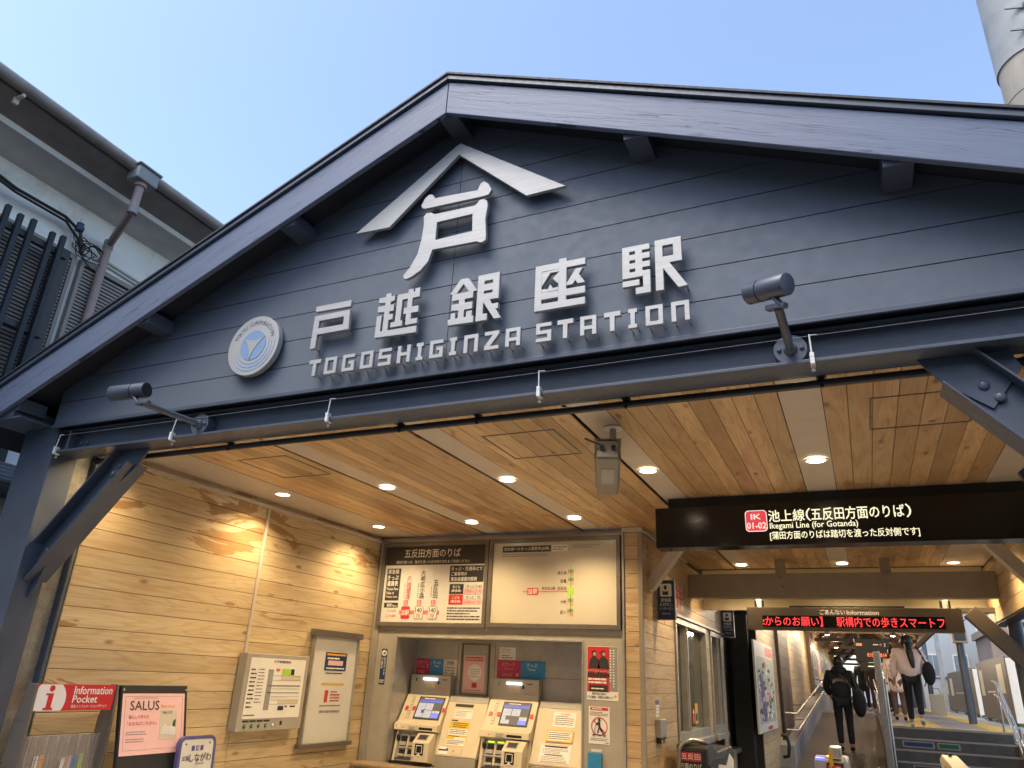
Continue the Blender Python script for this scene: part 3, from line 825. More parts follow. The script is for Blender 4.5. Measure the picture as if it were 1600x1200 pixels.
for i, ch in enumerate(word):
    if ch == ' ': continue
    t = R(158 - (158 - 22) * i / (len(word) - 1)); c_ = Vector((math.cos(t), math.sin(t))) * .150
    fr_ = Frame(F.p(c_.x, c_.y, 0), F.u * math.sin(t) - F.v * math.cos(t), F.u * math.cos(t) + F.v * math.sin(t))
    fr_.text(mb, ch, -.012, .012, -.014, .014, .0012, bold=0, fit=(ch != 'I') and False)
mb.build('lettering', ce)

# ================================================================== spotlights on the girder
def spotlight(label, base, head, aim, joint, half):
    base, head, aim, joint = map(Vector, (base, head, aim, joint))
    t = thing('spotlight', base, label, 'spotlight', 'spotlights on arms above the entrance')
    m = MB('navy_steel')
    m.tube([base + Vector((0, .064, 0)), base - Vector((0, .006, 0))], .068, 26)
    m.tube([base - Vector((0, .0061, 0)), base - Vector((0, .03, 0))], [.03, .02], 14)
    for dx in (-.045, .045): m.sphere(base + Vector((dx, -.008, 0)), .011, 8, 5)
    m.build('base_plate', t, bevel=.003)
    m = MB('navy_steel'); m.tube([base - Vector((0, .02, 0)), joint], .0175, 14); m.build('arm', t, smooth=True)
    m = MB('navy_steel'); d = (aim - head).normalized(); up = (head - joint).normalized()
    m.bar(joint - d * .02, joint + (head - joint) * .75, .035, .012, d); m.bar(joint - d * .035, joint + d * .05, .03, .02)
    m.build('bracket', t, bevel=.003)
    m = MB('pole_steel'); m.cur = 0
    m = MB('navy_steel')
    r = .044; L0 = half
    m.tube([head - d * L0, head - d * (L0 - .001), head - d * (L0 - .004), head + d * .028, head + d * .0281, head + d * .034, head + d * .0341, head + d * L0],
           [r - .006, r - .002, r, r, r - .004, r - .004, r, r], 28)
    m.build('lamp_body', t, smooth=True)
    m = MB('black_gloss'); m.tube([head + d * (L0 + .0005), head + d * (L0 + .003)], r - .006, 24); m.build('lens', t)
spotlight('navy spotlight on a short upright arm near the right end of the girder', (-.133, 3.0, 2.884), (-.172, 2.60, 2.972), (-.72, 2.95, 3.10), (-.142, 2.60, 2.89), .090)
spotlight('navy spotlight on a long leaning arm at the left end of the girder', (-3.505, 3.0, 2.886), (-3.66, 2.60, 2.968), (-3.0, 2.72, 3.0), (-3.545, 2.61, 2.89), .118)

# ================================================================== bird wire, clips, shutter rail
wi = MB('brushed'); wi.tube([(-4.8, 2.985, 2.928), (-3.7, 2.985, 2.926), (-2.5, 2.985, 2.928), (-1.27, 2.985, 2.926), (-.05, 2.985, 2.930), (1.2, 2.985, 2.93)], .0011, 6)
wi.build('bird_wire', label='thin steel bird wire stretched along the front of the navy girder', cat='wire')
for i, (x, tilt, lab) in enumerate(((-4.795, .02, 'white wire clip at the left end of the girder by the post'), (-3.715, .02, 'white wire clip beside the base of the left spotlight'),
        (-2.53, .01, 'white wire clip on the girder below the letters TOGO'), (-1.275, 0, 'white wire clip on the girder below the letters STATION'),
        (-.052, -.002, 'white wire clip beside the base of the right spotlight'))):
    t = thing('wire_clip', (x, 2.985, 2.815), lab, 'wire clip', 'bird wire clips on the girder edge')
    m = MB('white_paint'); m.tube([(x, 2.985, 2.845), (x + tilt, 2.982, 2.935)], .0035, 8); m.tube([(x + tilt, 2.982, 2.932), (x + tilt + .03, 2.984, 2.931)], .0022, 6); m.build('rod', t)
    m = MB('white_paint'); m.box(x - .009, x + .009, 2.976, 3.010, 2.8315, 2.852); m.box(x - .009, x + .009, 2.976, 2.9915, 2.801, 2.8314); m.box(x - .009, x + .009, 2.9916, 3.02, 2.799, 2.8085); m.build('clamp', t, bevel=.002)
    m = MB('brushed'); m.tube([(x, 3.004, 2.797), (x, 3.004, 2.783)], .0055, 8); m.tube([(x, 3.004, 2.7831), (x, 3.004, 2.777)], .009, 6); m.build('screw', t)
rl = thing('shutter_rail', (-1.9, 3.17, 2.80), 'long black pipe rail hung just behind the girder across the opening', 'pipe')
m = MB('black'); m.tube([(-4.66, 3.185, 2.79), (1.1, 3.185, 2.79)], .018, 12); m.build('pipe', rl, smooth=True)
for x in (-4.62, -3.42, -2.18, -1.7, -.9, -.03, 1.05):
    m = MB('black'); m.box(x - .012, x + .012, 3.172, 3.198, 2.806, 2.8145); m.box(x - .02, x + .02, 3.15, 3.2, 2.8146, 2.820); m.tube([(x, 3.17, 2.766), (x, 3.17, 2.776)], .009, 8); m.build('bracket', rl)
# ================================================================== downlights (real lamps)
DL_E = 23.0
def downlight(x, y, label, power=1.0, seen=True):
    t = thing('downlight', (x, y, ZC), label, 'downlight', 'round recessed ceiling downlights')
    z = ZC - .0045
    Fd = Frame((x, y, z), (1, 0, 0), (0, -1, 0))       # faces down
    m = MB('white_paint'); Fd.disc(m, 0, 0, .074, 0, .006, 36, .060); m.build('trim_ring', t, bevel=.0015)
    m = MB('lamp_disc'); Fd.disc(m, 0, 0, .0595, -.003, .002, 32); m.build('lamp', t)
    d = bpy.data.lights.new('downlight_lamp', 'SPOT'); d.energy = DL_E * power; d.color = (1.0, .74, .42)
    d.spot_size = R(140); d.spot_blend = .8; d.shadow_soft_size = .05
    l = bpy.data.objects.new('downlight_lamp', d); COL.objects.link(l); l.parent = t; l.location = (0, 0, -.03)
for x, y, lab in ((-4.56, 3.385, 'entrance row downlight tucked behind the girder by the left wall'),
                  (-3.47, 3.385, 'entrance row downlight tucked behind the girder, second from the left wall'),
                  (-2.37, 3.385, 'entrance row downlight tucked behind the girder, middle of five'),
                  (-1.262, 3.385, 'entrance row downlight tucked behind the girder, nearest the camera'),
                  (-.14, 3.385, 'entrance row downlight tucked behind the girder, nearest the right brace'),
                  (-4.565, 4.95, 'front row downlight in the pale strip nearest the left timber wall'),
                  (-3.47, 4.97, 'front row downlight second from the left timber wall'),
                  (-2.37, 4.99, 'middle downlight of the front row of five'),
                  (-1.263, 5.01, 'front row downlight just past the white surveillance camera'),
                  (-.14, 5.04, 'front row downlight above the black line sign, nearest the right brace'),
                  (-4.547, 6.44, 'second row downlight in the corner above the left timber wall'),
                  (-3.43, 6.44, 'second row downlight above the left fare board'),
                  (-2.347, 6.46, 'second row downlight above the blank looking fare board'),
                  (-1.26, 8.0, 'downlight between the black sign and the beam, nearest the office wall'),
                  (-.13, 8.0, 'downlight between the black sign and the beam, in the middle'),
                  (1.0, 8.0, 'downlight between the black sign and the beam, at the right'),
                  (-1.26, 9.55, 'far downlight behind the beam nearest the office wall'),
                  (-.11, 9.57, 'far downlight behind the middle of the beam'),
                  (1.035, 9.62, 'far downlight behind the beam at its right end')):
    downlight(x, y, lab, .55 if y < 3.5 else 1.0)

# ================================================================== surveillance camera
cc = thing('surveillance_camera', (-1.23, 4.03, ZC), 'white boxy surveillance camera hanging from the wood ceiling', 'camera')
m = MB('white_paint'); m.tube([(-1.225, 4.03, ZC - .001), (-1.225, 4.03, ZC - .012)], .058, 26); m.build('ceiling_plate', cc, bevel=.002)
m = MB('warm_grey'); m.tube([(-1.225, 4.03, ZC - .012), (-1.225, 4.03, ZC - .10)], .021, 16); m.box(-1.26, -1.19, 4.0, 4.06, ZC - .135, ZC - .095); m.build('stem', cc, bevel=.004)
c0 = Vector((-1.192, 3.82, 2.775)); c1 = Vector((-1.375, 4.40, 2.715)); dd = (c1 - c0).normalized()
m = MB('camera_grey'); m.bar(c0, c1, .135, .115); m.build('housing', cc, bevel=.012, seg=3)
m = MB('camera_grey'); up = dd.cross(Vector((0, 0, 1))).normalized().cross(dd)
m.bar(c0 + up * .062 - dd * .01, c1 + up * .062 + dd * .08, .155, .008); m.bar(c0 + up * .04 + dd * .18 + dd.cross(up) * .0735, c1 + up * .04 + dd * .08 + dd.cross(up) * .0735, .008, .05); m.bar(c0 + up * .04 + dd * .18 - dd.cross(up) * .0735, c1 + up * .04 + dd * .08 - dd.cross(up) * .0735, .008, .05); m.build('sunshade', cc, bevel=.002)
m = MB('grey_mid'); m.bar(c0 - dd * .004, c0 - dd * .016, .118, .098); m.build('back_plate', cc, bevel=.004)
m = MB('grey_mid'); m.bar(c0 - up * .0578 + dd * .15, c0 - up * .0578 + dd * .40, .075, .004); m.build('base_rail', cc)
sr = dd.cross(up).normalized()
m = MB('black'); 
for k in (-.032, .032): m.tube([c0 - dd * .016 + sr * k, c0 - dd * .045 + sr * k], .013, 12)
m.tube([c0 - dd * .04 - sr * .032, c0 - dd * .06 - sr * .05 + Vector((0, 0, .008)), c0 - dd * .05 - sr * .13 + Vector((0, 0, .045))], .006, 8)
m.build('cable', cc)

# ================================================================== hanging black line sign
ls = thing('line_sign', (-.1, 5.95, ZC), 'wide black illuminated line sign hung under the ceiling across the passage', 'sign')
m = MB('black_gloss'); m.box(-1.43, 1.345, 5.88, 6.06, 2.572, 2.895); m.build('housing', ls, bevel=.003)
m = MB('black'); m.box(-1.33, 1.16, 5.93, 6.03, 2.8955, ZC - .002); m.build('mount', ls)
F = FRONT(5.8795)
m = MB('icon_white'); F.rrect(m, -.722, -.559, 2.678, 2.843, .028, 0, .001); m.m('icon_lit'); F.rrect(m, -.716, -.565, 2.684, 2.837, .025, .001, .0018)
m.m('icon_white'); F.text(m, 'IK', -.678, -.605, 2.773, 2.813, .0024, .03); F.text(m, '01-02', -.711, -.570, 2.700, 2.748, .0024, .03); m.build('line_icon', ls)
m = MB('text_lit')
F.text(m, '池上線', -.548, -.288, 2.748, 2.838, .001, .022); F.text(m, '（', -.278, -.245, 2.745, 2.842, .001, .02); F.text(m, '五反田方面のりば', -.240, .385, 2.748, 2.842, .001, .022); F.text(m, '）', .395, .428, 2.745, 2.842, .001, .02)
F.text(m, 'Ikegami Line (for Gotanda)', -.543, .072, 2.682, 2.741, .001, .018)
F.text(m, '[蒲田方面のりばは踏切を渡った反対側です]', -.548, .462, 2.606, 2.674, .001, .022)
m.build('lettering', ls)

# ================================================================== LED information board
lb = thing('led_board', (-.1, 9.7, 2.55), 'grey hanging information board with red scrolling LED text', 'sign')
m = MB('casing_brown'); m.box(-1.24, 1.033, 9.6, 9.80, 2.225, 2.478); m.build('housing', lb, bevel=.003)
m = MB('black'); m.box(-.75, .48, 9.62, 9.78, 2.4785, 2.498); m.build('top_rail', lb)
for x in (-1.10, .89):
    m = MB('white_paint'); m.box(x - .03, x + .03, 9.66, 9.74, 2.4786, 2.72); m.build('hanger', lb)
    m = MB('black'); m.box(x - .05, x - .0305, 9.65, 9.75, 2.479, 2.56); m.build('bracket', lb); m = MB('black'); m.box(x + .0305, x + .05, 9.65, 9.75, 2.479, 2.56); m.build('bracket', lb)
F = FRONT(9.5995)
m = MB('black_gloss'); F.rect(m, -1.066, .858, 2.254, 2.383, .002); m.build('display', lb)
m = MB('led_text'); F.text(m, 'ごあんない', -.415, -.145, 2.398, 2.455, .001, .02); F.text(m, 'Information', -.125, .208, 2.398, 2.448, .001, .016); m.build('lettering', lb)
m = MB('led_red'); F.rect(m, -1.06, -1.045, 2.31, 2.335, .004); F.rect(m, -1.06, -1.045, 2.275, 2.295, .004)
F.text(m, 'からのお願い】', -1.035, -.395, 2.264, 2.374, .004, .012); F.text(m, '駅構内での歩きスマートフ', -.245, .848, 2.264, 2.374, .004, .012); m.build('led_text', lb)

# ================================================================== fare boards over the ticket machines
F = FRONT(YT)
def board_frame(name, u0, u1, v0, v1, label):
    t = thing(name, ((u0 + u1) / 2, YT, v0), label, 'fare board')
    m = MB('grey_frame')
    for a, b, c, d in ((u0, u1, v0, v0 + .045), (u0, u1, v1 - .042, v1), (u0, u0 + .04, v0 + .0451, v1 - .0421), (u1 - .04, u1, v0 + .0451, v1 - .0421)): F.box(m, a, b, c, d, .0005, .045)
    m.build('frame', t, bevel=.003)
    return t
fb = board_frame('fare_board', -4.835, -3.497, 2.005, 2.90, 'left fare board, black headed price chart of nearby stations')
a0, a1, b0, b1 = -4.795, -3.537, 2.05, 2.858
m = MB('near_black'); F.rect(m, a0, a1, 2.655, b1, .012); m.m('text_white'); F.text(m, '五反田方面のりば', -4.56, -3.85, 2.735, 2.828, .013, .012); F.text(m, '蒲田方面へは、踏切を渡った反対側の改札をご利用ください', -4.66, -3.73, 2.672, 2.705, .013, .008)
m.build('header', fb)
m = MB('white_sheet'); F.rect(m, a0, a1, b0, 2.655, .011)
m.m('near_black'); F.rect(m, -4.765, -4.585, 2.275, 2.62, .0135); F.rect(m, -4.765, -4.585, 2.20, 2.253, .0135); F.rect(m, -3.965, -3.555, 2.468, 2.64, .0135); F.rect(m, -3.955, -3.785, 2.345, 2.447, .0135)
m.m('red'); F.rect(m, -3.955, -3.785, 2.235, 2.338, .0135)
m.m('text_white')
for i, (s, h, x1) in enumerate((('東急線', .05, -4.61), ('きっぷ', .05, -4.61), ('運賃表', .055, -4.61))): F.text(m, s, -4.752, x1, 2.562 - i * .066, 2.562 - i * .066 + h, .0148, .02)
for i, s in enumerate(('Ticket Fare', 'Table of', 'Tokyu Line')): F.text(m, s, -4.755, (-4.60, -4.65, -4.605)[i], 2.386 - i * .043, 2.412 - i * .043, .0148, .02)
F.text(m, '運賃', -4.73, -4.665, 2.209, 2.244, .0148, .02); F.text(m, 'Fare', -4.655, -4.60, 2.209, 2.232, .0148, .01)
F.text(m, 'きっぷ・交通系ICで', -3.945, -3.573, 2.586, 2.628, .0148, .02); F.text(m, 'ご乗車時の', -3.945, -3.755, 2.532, 2.574, .0148, .02); F.text(m, '東急線運賃対照表', -3.945, -3.63, 2.478, 2.520, .0148, .02)
F.text(m, 'おとな', -3.915, -3.825, 2.402, 2.432, .0148, .02); F.text(m, '(東急線)', -3.93, -3.81, 2.36, 2.392, .0148, .02); F.text(m, 'こども', -3.915, -3.825, 2.292, 2.322, .0148, .02); F.text(m, '(東急線)', -3.93, -3.81, 2.25, 2.282, .0148, .02)
m.m('pink_pale'); F.rect(m, -3.78, -3.555, 2.345, 2.392, .0132); F.rect(m, -3.78, -3.555, 2.235, 2.282, .0132); F.rect(m, -4.56, -4.06, 2.13, 2.176, .0126)
m.m('red_soft'); F.rect(m, -4.56, -4.06, 2.133, 2.173, .0132)
m.m('text_dark')
for v, s, p in ((2.40, 'きっぷ', '140'), (2.352, '交通系IC', '140'), (2.290, 'きっぷ', '70'), (2.241, '交通系IC', '70')):
    m.m('text_dark' if s == 'きっぷ' else 'text_pink'); F.text(m, s, -3.745 if s == 'きっぷ' else -3.772, -3.655 if s == 'きっぷ' else -3.643, v + .003, v + .036, .0148, .004)
    F.text(m, p, -3.628 if len(p) == 3 else -3.618, -3.565 if len(p) == 3 else -3.576, v + .003, v + .036, .0148, .004)
m.m('text_dark')
for i in range(3): F.rect(m, -3.78, -3.555, 2.395 - i * .054, 2.3962 - i * .054, .0142)
F.rect(m, -3.640, -3.6385, 2.235, 2.445, .0142)
m.m('text_red'); F.text(m, '戸\n越\n銀\n座', -4.497, -4.437, 2.29, 2.530, .014, .004, line=.92); F.lines(m, -4.525, -4.508, 2.30, 2.46, 9, .014)
m.m('text_dark'); F.text(m, '大\n崎\n広\n小\n路', -4.322, -4.262, 2.295, 2.600, .014, .004, line=.92); F.text(m, '五\n反\n田', -4.155, -4.095, 2.300, 2.490, .014, .004, line=.92); F.lines(m, -4.35, -4.335, 2.30, 2.46, 8, .014); F.lines(m, -4.183, -4.168, 2.31, 2.42, 7, .014)
for x, num in ((-4.49, '03'), (-4.32, '02'), (-4.145, '01')):
    m.m('red_soft'); F.rrect(m, x - .024, x + .030, 2.222, 2.282, .008, .012, .0134); m.m('text_white'); F.text(m, 'IK', x - .010, x + .014, 2.256, 2.274, .0148, .01); F.text(m, num, x - .014, x + .020, 2.230, 2.250, .0148, .01)
m.m('red'); F.rrect(m, -4.537, -4.425, 2.085, 2.215, .02, .0134, .0148); m.m('text_white'); F.text(m, '当駅', -4.53, -4.432, 2.122, 2.18, .0162, .025)
for x in (-4.312, -4.14):
    m.m('text_dark'); F.rrect(m, x - .06, x + .056, 2.085, 2.215, .02, .0134, .0148); m.m('white_sheet'); F.rrect(m, x - .057, x + .053, 2.088, 2.212, .018, .0149, .0158)
    m.m('text_dark'); F.text(m, '140', x - .043, x + .038, 2.15, 2.20, .017, .002); m.m('text_red'); F.text(m, '70', x - .028, x + .020, 2.098, 2.138, .017, .002)
m.m('text_dark'); F.lines(m, -3.965, -3.575, 2.075, 2.215, 5, .0135, .42, 4); m.m('text_grey'); F.text(m, 'おとな運賃', -4.715, -4.60, 2.155, 2.182, .0135, .006); m.m('text_red'); F.text(m, 'こども運賃', -4.725, -4.60, 2.10, 2.13, .0135, .006)
m.build('price_chart', fb)
fb = board_frame('fare_board', -3.488, -2.06, 2.012, 2.905, 'right fare board, mostly blank yellowed sheet with one short line map')
a0, a1, b0, b1 = -3.448, -2.10, 2.057, 2.863
m = MB('yellowed_sheet'); F.rect(m, a0, a1, b0, b1, .011)
m.m('text_dark'); F.rect(m, -3.345, -2.80, 2.765, 2.828, .0132); m.m('paper'); F.rect(m, -2.79, -2.615, 2.765, 2.828, .0132); m.m('text_white'); F.text(m, '他社線へのきっぷ運賃表(JR線)', -3.33, -2.815, 2.776, 2.817, .0146, .015)
m.m('text_grey'); F.lines(m, -2.78, -2.625, 2.772, 2.822, 2, .0146, .5, 2); F.lines(m, -3.35, -2.82, 2.715, 2.75, 2, .0132, .4, 3); F.lines(m, -2.56, -2.25, 2.79, 2.83, 2, .0132, .4, 5); m.m('yellow'); F.rect(m, -2.575, -2.562, 2.81, 2.828, .0132)
m.m('red_soft'); F.rect(m, -3.10, -2.60, 2.362, 2.374, .0132); m.m('red'); F.rect(m, -3.045, -2.925, 2.335, 2.403, .0142); m.m('text_white'); F.text(m, '当駅', -3.035, -2.935, 2.342, 2.394, .0155, .02)
m.m('green'); F.rect(m, -2.582, -2.572, 2.14, 2.61, .0132); m.m('lime'); F.rect(m, -2.61, -2.545, 2.335, 2.402, .0142)
m.m('text_dark'); F.text(m, '東急池上線', -2.89, -2.745, 2.385, 2.413, .0135, .006)
for v, s, x0 in ((2.53, '恵比寿', -2.72), (2.45, '目黒', -2.685), (2.38, '五反田', -2.72), (2.25, '大崎', -2.685), (2.15, '品川', -2.685)):
    m.m('text_dark'); F.text(m, s, x0, -2.625, v, v + .034, .0135, .004)
    if s != '五反田':
        m.m('dark_green'); F.text(m, '280', -2.612, -2.547, v + .020, v + .050, .0142, .01); m.m('orange'); F.text(m, '130', -2.612, -2.547, v - .016, v + .014, .0142, .015)
m.build('price_sheet', fb)

# ================================================================== ticket machines
def yz_prism(mb, x0, x1, pts):
    """profile given as (y, z), extruded along x"""
    A = sum(pts[i][0] * pts[(i + 1) % len(pts)][1] - pts[(i + 1) % len(pts)][0] * pts[i][1] for i in range(len(pts)))
    if A < 0: pts = pts[::-1]
    mb.prism(pts, [], (x0, 0, 0), (0, 1, 0), (0, 0, 1), 0, x1 - x0)
YB = YT + .40
def slope_frame(x, p0, p1):
    """face through (y,z) p0 (bottom) to p1 (top) with u along +x"""
    v = Vector((0, p1[0] - p0[0], p1[1] - p0[1])); return Frame((x, p0[0], p0[1]), (1, 0, 0), v), v.length
TB, TT = (7.165, 1.085), (7.318, 1.335)      # touch panel slope
def ticket_machine(x0, w, label, num, lit):
    t = thing('ticket_machine', (x0 + w / 2, 7.2, .69), label, 'ticket machine', 'ticket machines in the recess')
    x1 = x0 + w
    m = MB('machine_grey'); m.box(x0 + .01, x1 - .01, 7.335, YB, 1.337, 1.535); m.build('upper_unit', t, bevel=.006)
    U = FRONT(7.335)
    m = MB('tube_white'); U.box(m, x0 + .17, x0 + .34, 1.482, 1.505, 0, .02); m.build('light_bar', t, bevel=.005)
    m = MB('mirror_panel'); U.rect(m, x0 + .20, x0 + .32, 1.405, 1.478, .003); m.build('window', t)
    m = MB('black'); U.rect(m, x0 + .345, x0 + .367, 1.445, 1.475, .004); m.m('red'); U.rect(m, x0 + .39, x0 + .40, 1.488, 1.498, .003); m.m('text_dark'); U.lines(m, x0 + .405, x0 + .455, 1.485, 1.50, 1, .003, .6, 3); U.text(m, num, x0 + .075, x0 + .09, 1.47, 1.50, .003, .01)
    m.m('red_soft'); U.lines(m, x0 + .37, x0 + .47, 1.385, 1.415, 2, .003, .3, 9); m.build('marks', t)
    m = MB('machine_cream')
    yz_prism(m, x0, x1, [(YB, .70), (YB, 1.336), (7.33, 1.336), TT, TB, (7.150, 1.075), (7.100, 1.058), (7.088, 1.0), (7.16, .99), (7.10, .70)])
    m.build('body', t, bevel=.004)
    S_, Ls = slope_frame(x0, TB, TT)
    m = MB('black'); S_.rect(m, .165, .475, .022, .272, .004); m.m('screen_dark'); S_.rect(m, .178, .462, .032, .262, .0055); m.build('screen_frame', t)
    m = MB('screen_blue'); S_.rect(m, .180, .460, .205, .238, .0072); m.m('screen_pale')
    blocks = [(.184, .268, .128, .198), (.276, .362, .128, .198), (.184, .238, .09, .124), (.184, .268, .045, .088), (.276, .362, .042, .12), (.37, .455, .092, .118)] if num == '1' else [(.184, .272, .128, .198), (.282, .37, .128, .198), (.184, .225, .085, .124), (.184, .272, .045, .083), (.375, .455, .085, .118)]
    for b in blocks: S_.rect(m, *b, .0072)
    m.m('screen_bright'); S_.rect(m, .37, .455, .042, .086, .0072); m.m('text_white'); S_.lines(m, .23, .36, .243, .258, 1, .0072, .6, 4); m.m('text_grey')
    for b in blocks: S_.lines(m, b[0] + .008, b[1] - .008, b[2] + .006, b[3] - .004, max(2, int((b[3] - b[2]) / .016)), .0082, .3, int(b[0] * 999))
    m.build('screen', t)
    m = MB('grey_frame')
    for i in range(7):
        S_.rect(m, .076, .112, .03 + i * .036, .054 + i * .036, .003)
    m.m('machine_cream')
    for i in range(7): S_.rect(m, .079, .109, .033 + i * .036, .051 + i * .036, .0045)
    m.build('side_buttons', t)
    m = MB('red')
    for u in (.035, .124, .482): S_.rect(m, u, u + .036, .112, .157, .0052)
    m.build('red_mark', t)
    # ledge with bill and coin inlets
    Lg = FRONT(7.096)
    m = MB('white_paint'); Lg.disc(m, .06 + x0, 1.030, .018, -.02, .004, 18); m.build('coin_slot', t); m = MB('red'); Lg.disc(m, .11 + x0, 1.022, .008, -.02, .004, 12); m.build('call_button', t); m = MB('machine_cream'); Lg.box(m, x0 + .18, x0 + .275, 1.005, 1.045, -.02, .015); m.m('machine_grey'); Lg.box(m, x0 + .195, x0 + .26, 1.012, 1.038, .0151, .017); m.build('card_inlet', t, bevel=.003); m = MB('black'); Lg.box(m, x0 + .30, x0 + .46, 1.008, 1.034, -.02, .006); m.build('bill_slot', t, bevel=.002)
    # trays
    Lo, Ll = slope_frame(x0, (7.085, .705), (7.15, .985))
    m = MB('grey_mid'); Lo.box(m, .03, w - .04, .035, .27, -.01, .004); m.m('black')
    for u in (.085, .19, ): Lo.box(m, u, u + .075, .15, .24, .0041, .006); Lo.box(m, u, u + .075, .055, .115, .0041, .006)
    m.m('machine_grey')
    for u in (.085, .19): Lo.box(m, u, u + .075, .15, .185, .0061, .03); Lo.box(m, u, u + .075, .05, .072, .0061, .03)
    Lo.box(m, .075, .30, .125, .14, .0045, .025)
    m.m('machine_cream'); Lo.box(m, .166, .186, .05, .25, .0045, .02); Lo.box(m, .026, .05, .0, .28, -.01, .02)
    m.build('change_tray', t, bevel=.002)
    m = MB('slot_green' if lit else 'grey_metal')
    for u in (.088, .192): Lo.box(m, u, u + .07, .25, .264, .004, .012)
    m.build('tray_lamp', t)
    m = MB('black'); m.sphere((x0 + .055, 7.115, .925), .026, 12, 8, (.8, .7, 1.4)); m.build('coin_cup', t, smooth=True)
    m = MB('machine_cream'); xa, xb = x0 + .30, x0 + w - .02
    yz_prism(m, xa, xb, [(7.12, .71), (7.135, .985), (7.10, .985), (6.995, .905), (6.985, .73)])
    m.build('card_unit', t, bevel=.005)
    C_, _ = slope_frame(xa, (6.9855, .735), (6.9945, .90))
    m = MB('black_gloss'); C_.rect(m, .035, .135, .055, .158, .002); m.m('text_white'); C_.rect(m, .05, .12, .072, .145, .0032); m.m('black_gloss'); C_.rect(m, .056, .114, .078, .139, .0044); m.m('text_white'); C_.poly(m, [(.06, .052), (.11, .052), (.085, .072)], .0045, .006); m.m('brushed'); C_.disc(m, .022, .03, .010, 0, .004, 12); m.build('card_reader', t)
    D_, _ = slope_frame(xa, (6.9955, .9055), (7.0995, .9845))
    m = MB('grey_metal'); D_.rect(m, .03, .145, .03, .11, .003); m.m('near_black'); D_.rect(m, .04, .135, .04, .10, .0042); m.build('card_slot', t)
    m = MB('black'); m.box(x0 + .01, x1 - .03, 7.03, 7.10, .692, .716); m.build('base_strip', t)
    return t
ticket_machine(-4.535, .51, 'left ticket machine, numbered 1, under pink, blue and white labels', '1', False)
ticket_machine(-3.545, .535, 'right ticket machine, numbered 2, with glowing green coin slots', '2', True)
def cover_panel(x0, x1, label):
    t = thing('service_panel', ((x0 + x1) / 2, 7.2, .69), label, 'service panel', 'sloping cream panels beside the ticket machines')
    m = MB('machine_grey'); yz_prism(m, x0, x1, [(YB, 1.285), (YB, 1.345), (7.33, 1.345), (7.30, 1.285)]); m.build('top_cap', t, bevel=.004)
    m = MB('machine_cream'); yz_prism(m, x0, x1, [(YB, .70), (YB, 1.284), (7.30, 1.284), (7.085, .81), (7.085, .795)]); m.build('sloping_face', t, bevel=.004)
    m = MB('grey_metal'); yz_prism(m, x0 + .004, x1 - .004, [(7.30, .692), (7.30, .79), (7.087, .79), (7.075, .692)]); m.build('kick_plate', t, bevel=.003)
    return t, slope_frame(x0, (7.085, .81), (7.30, 1.284))[0]
t1, F1 = cover_panel(-4.018, -3.560, 'cream sloping panel between the two ticket machines with an orange notice')
m = MB('black'); F1.rect(m, .09, .30, .475, .505, .0015); m.m('paper'); F1.rect(m, .10, .31, .36, .45, .0015); m.m('text_grey'); F1.lines(m, .115, .295, .375, .44, 4, .003, .3, 3); m.m('black'); F1.rect(m, .09, .165, .33, .342, .0015); m.build('notice', t1)
m = MB('yellow'); F1.rect(m, .085, .305, .085, .325, .0015); m.m('paper'); F1.rect(m, .09, .30, .09, .15, .003); F1.rect(m, .09, .30, .19, .255, .003); F1.rect(m, .17, .30, .152, .172, .003); m.m('text_dark'); F1.lines(m, .12, .29, .265, .318, 3, .003, .4, 6); F1.lines(m, .10, .29, .20, .25, 3, .0045, .35, 7); F1.lines(m, .10, .29, .10, .145, 3, .0045, .35, 8); F1.lines(m, .10, .28, .175, .188, 1, .003, .5, 9); m.build('orange_notice', t1)
m = MB('sign_navy'); F1.rect(m, .03, .135, .035, .062, .0015); m.m('paper'); F1.rect(m, .03, .135, .005, .034, .0015); F1.rect(m, .03, .115, .05, .072, .003); m.build('blue_sticker', t1)
m = MB('machine_cream'); F1.rect(m, .16, .29, .012, .06, .003); m.m('grey_mid'); F1.rect(m, .19, .21, .03, .045, .0045); F1.rect(m, .29, .294, .01, .062, .004); m.build('latch_plate', t1)
t2, F2 = cover_panel(-2.995, -2.468, 'wide cream sloping panel right of the second ticket machine with pasted notices')
m = MB('paper'); F2.rect(m, .17, .40, .35, .49, .0015); m.m('text_dark'); F2.lines(m, .19, .38, .365, .46, 5, .003, .25, 12); m.m('red_soft'); F2.lines(m, .24, .34, .462, .482, 1, .003, .4, 2); m.build('notice', t2)
m = MB('yellow'); F2.box(m, .13, .40, .205, .315, .0005, .012); m.m('paper'); F2.rect(m, .142, .388, .217, .303, .0135); m.m('text_dark'); F2.lines(m, .15, .38, .225, .298, 4, .015, .3, 14); m.build('yellow_notice', t2)
m = MB('paper'); F2.rect(m, .09, .395, .015, .19, .0015); m.m('text_dark'); F2.rect(m, .13, .36, .158, .172, .003); F2.rect(m, .14, .32, .085, .093, .003); m.m('text_grey'); F2.lines(m, .11, .37, .10, .150, 4, .003, .3, 15); F2.lines(m, .11, .37, .022, .078, 4, .003, .3, 16); m.m('red_soft'); F2.rect(m, .10, .385, .180, .183, .003); F2.rect(m, .10, .385, .02, .023, .003); m.build('paper_notice', t2)
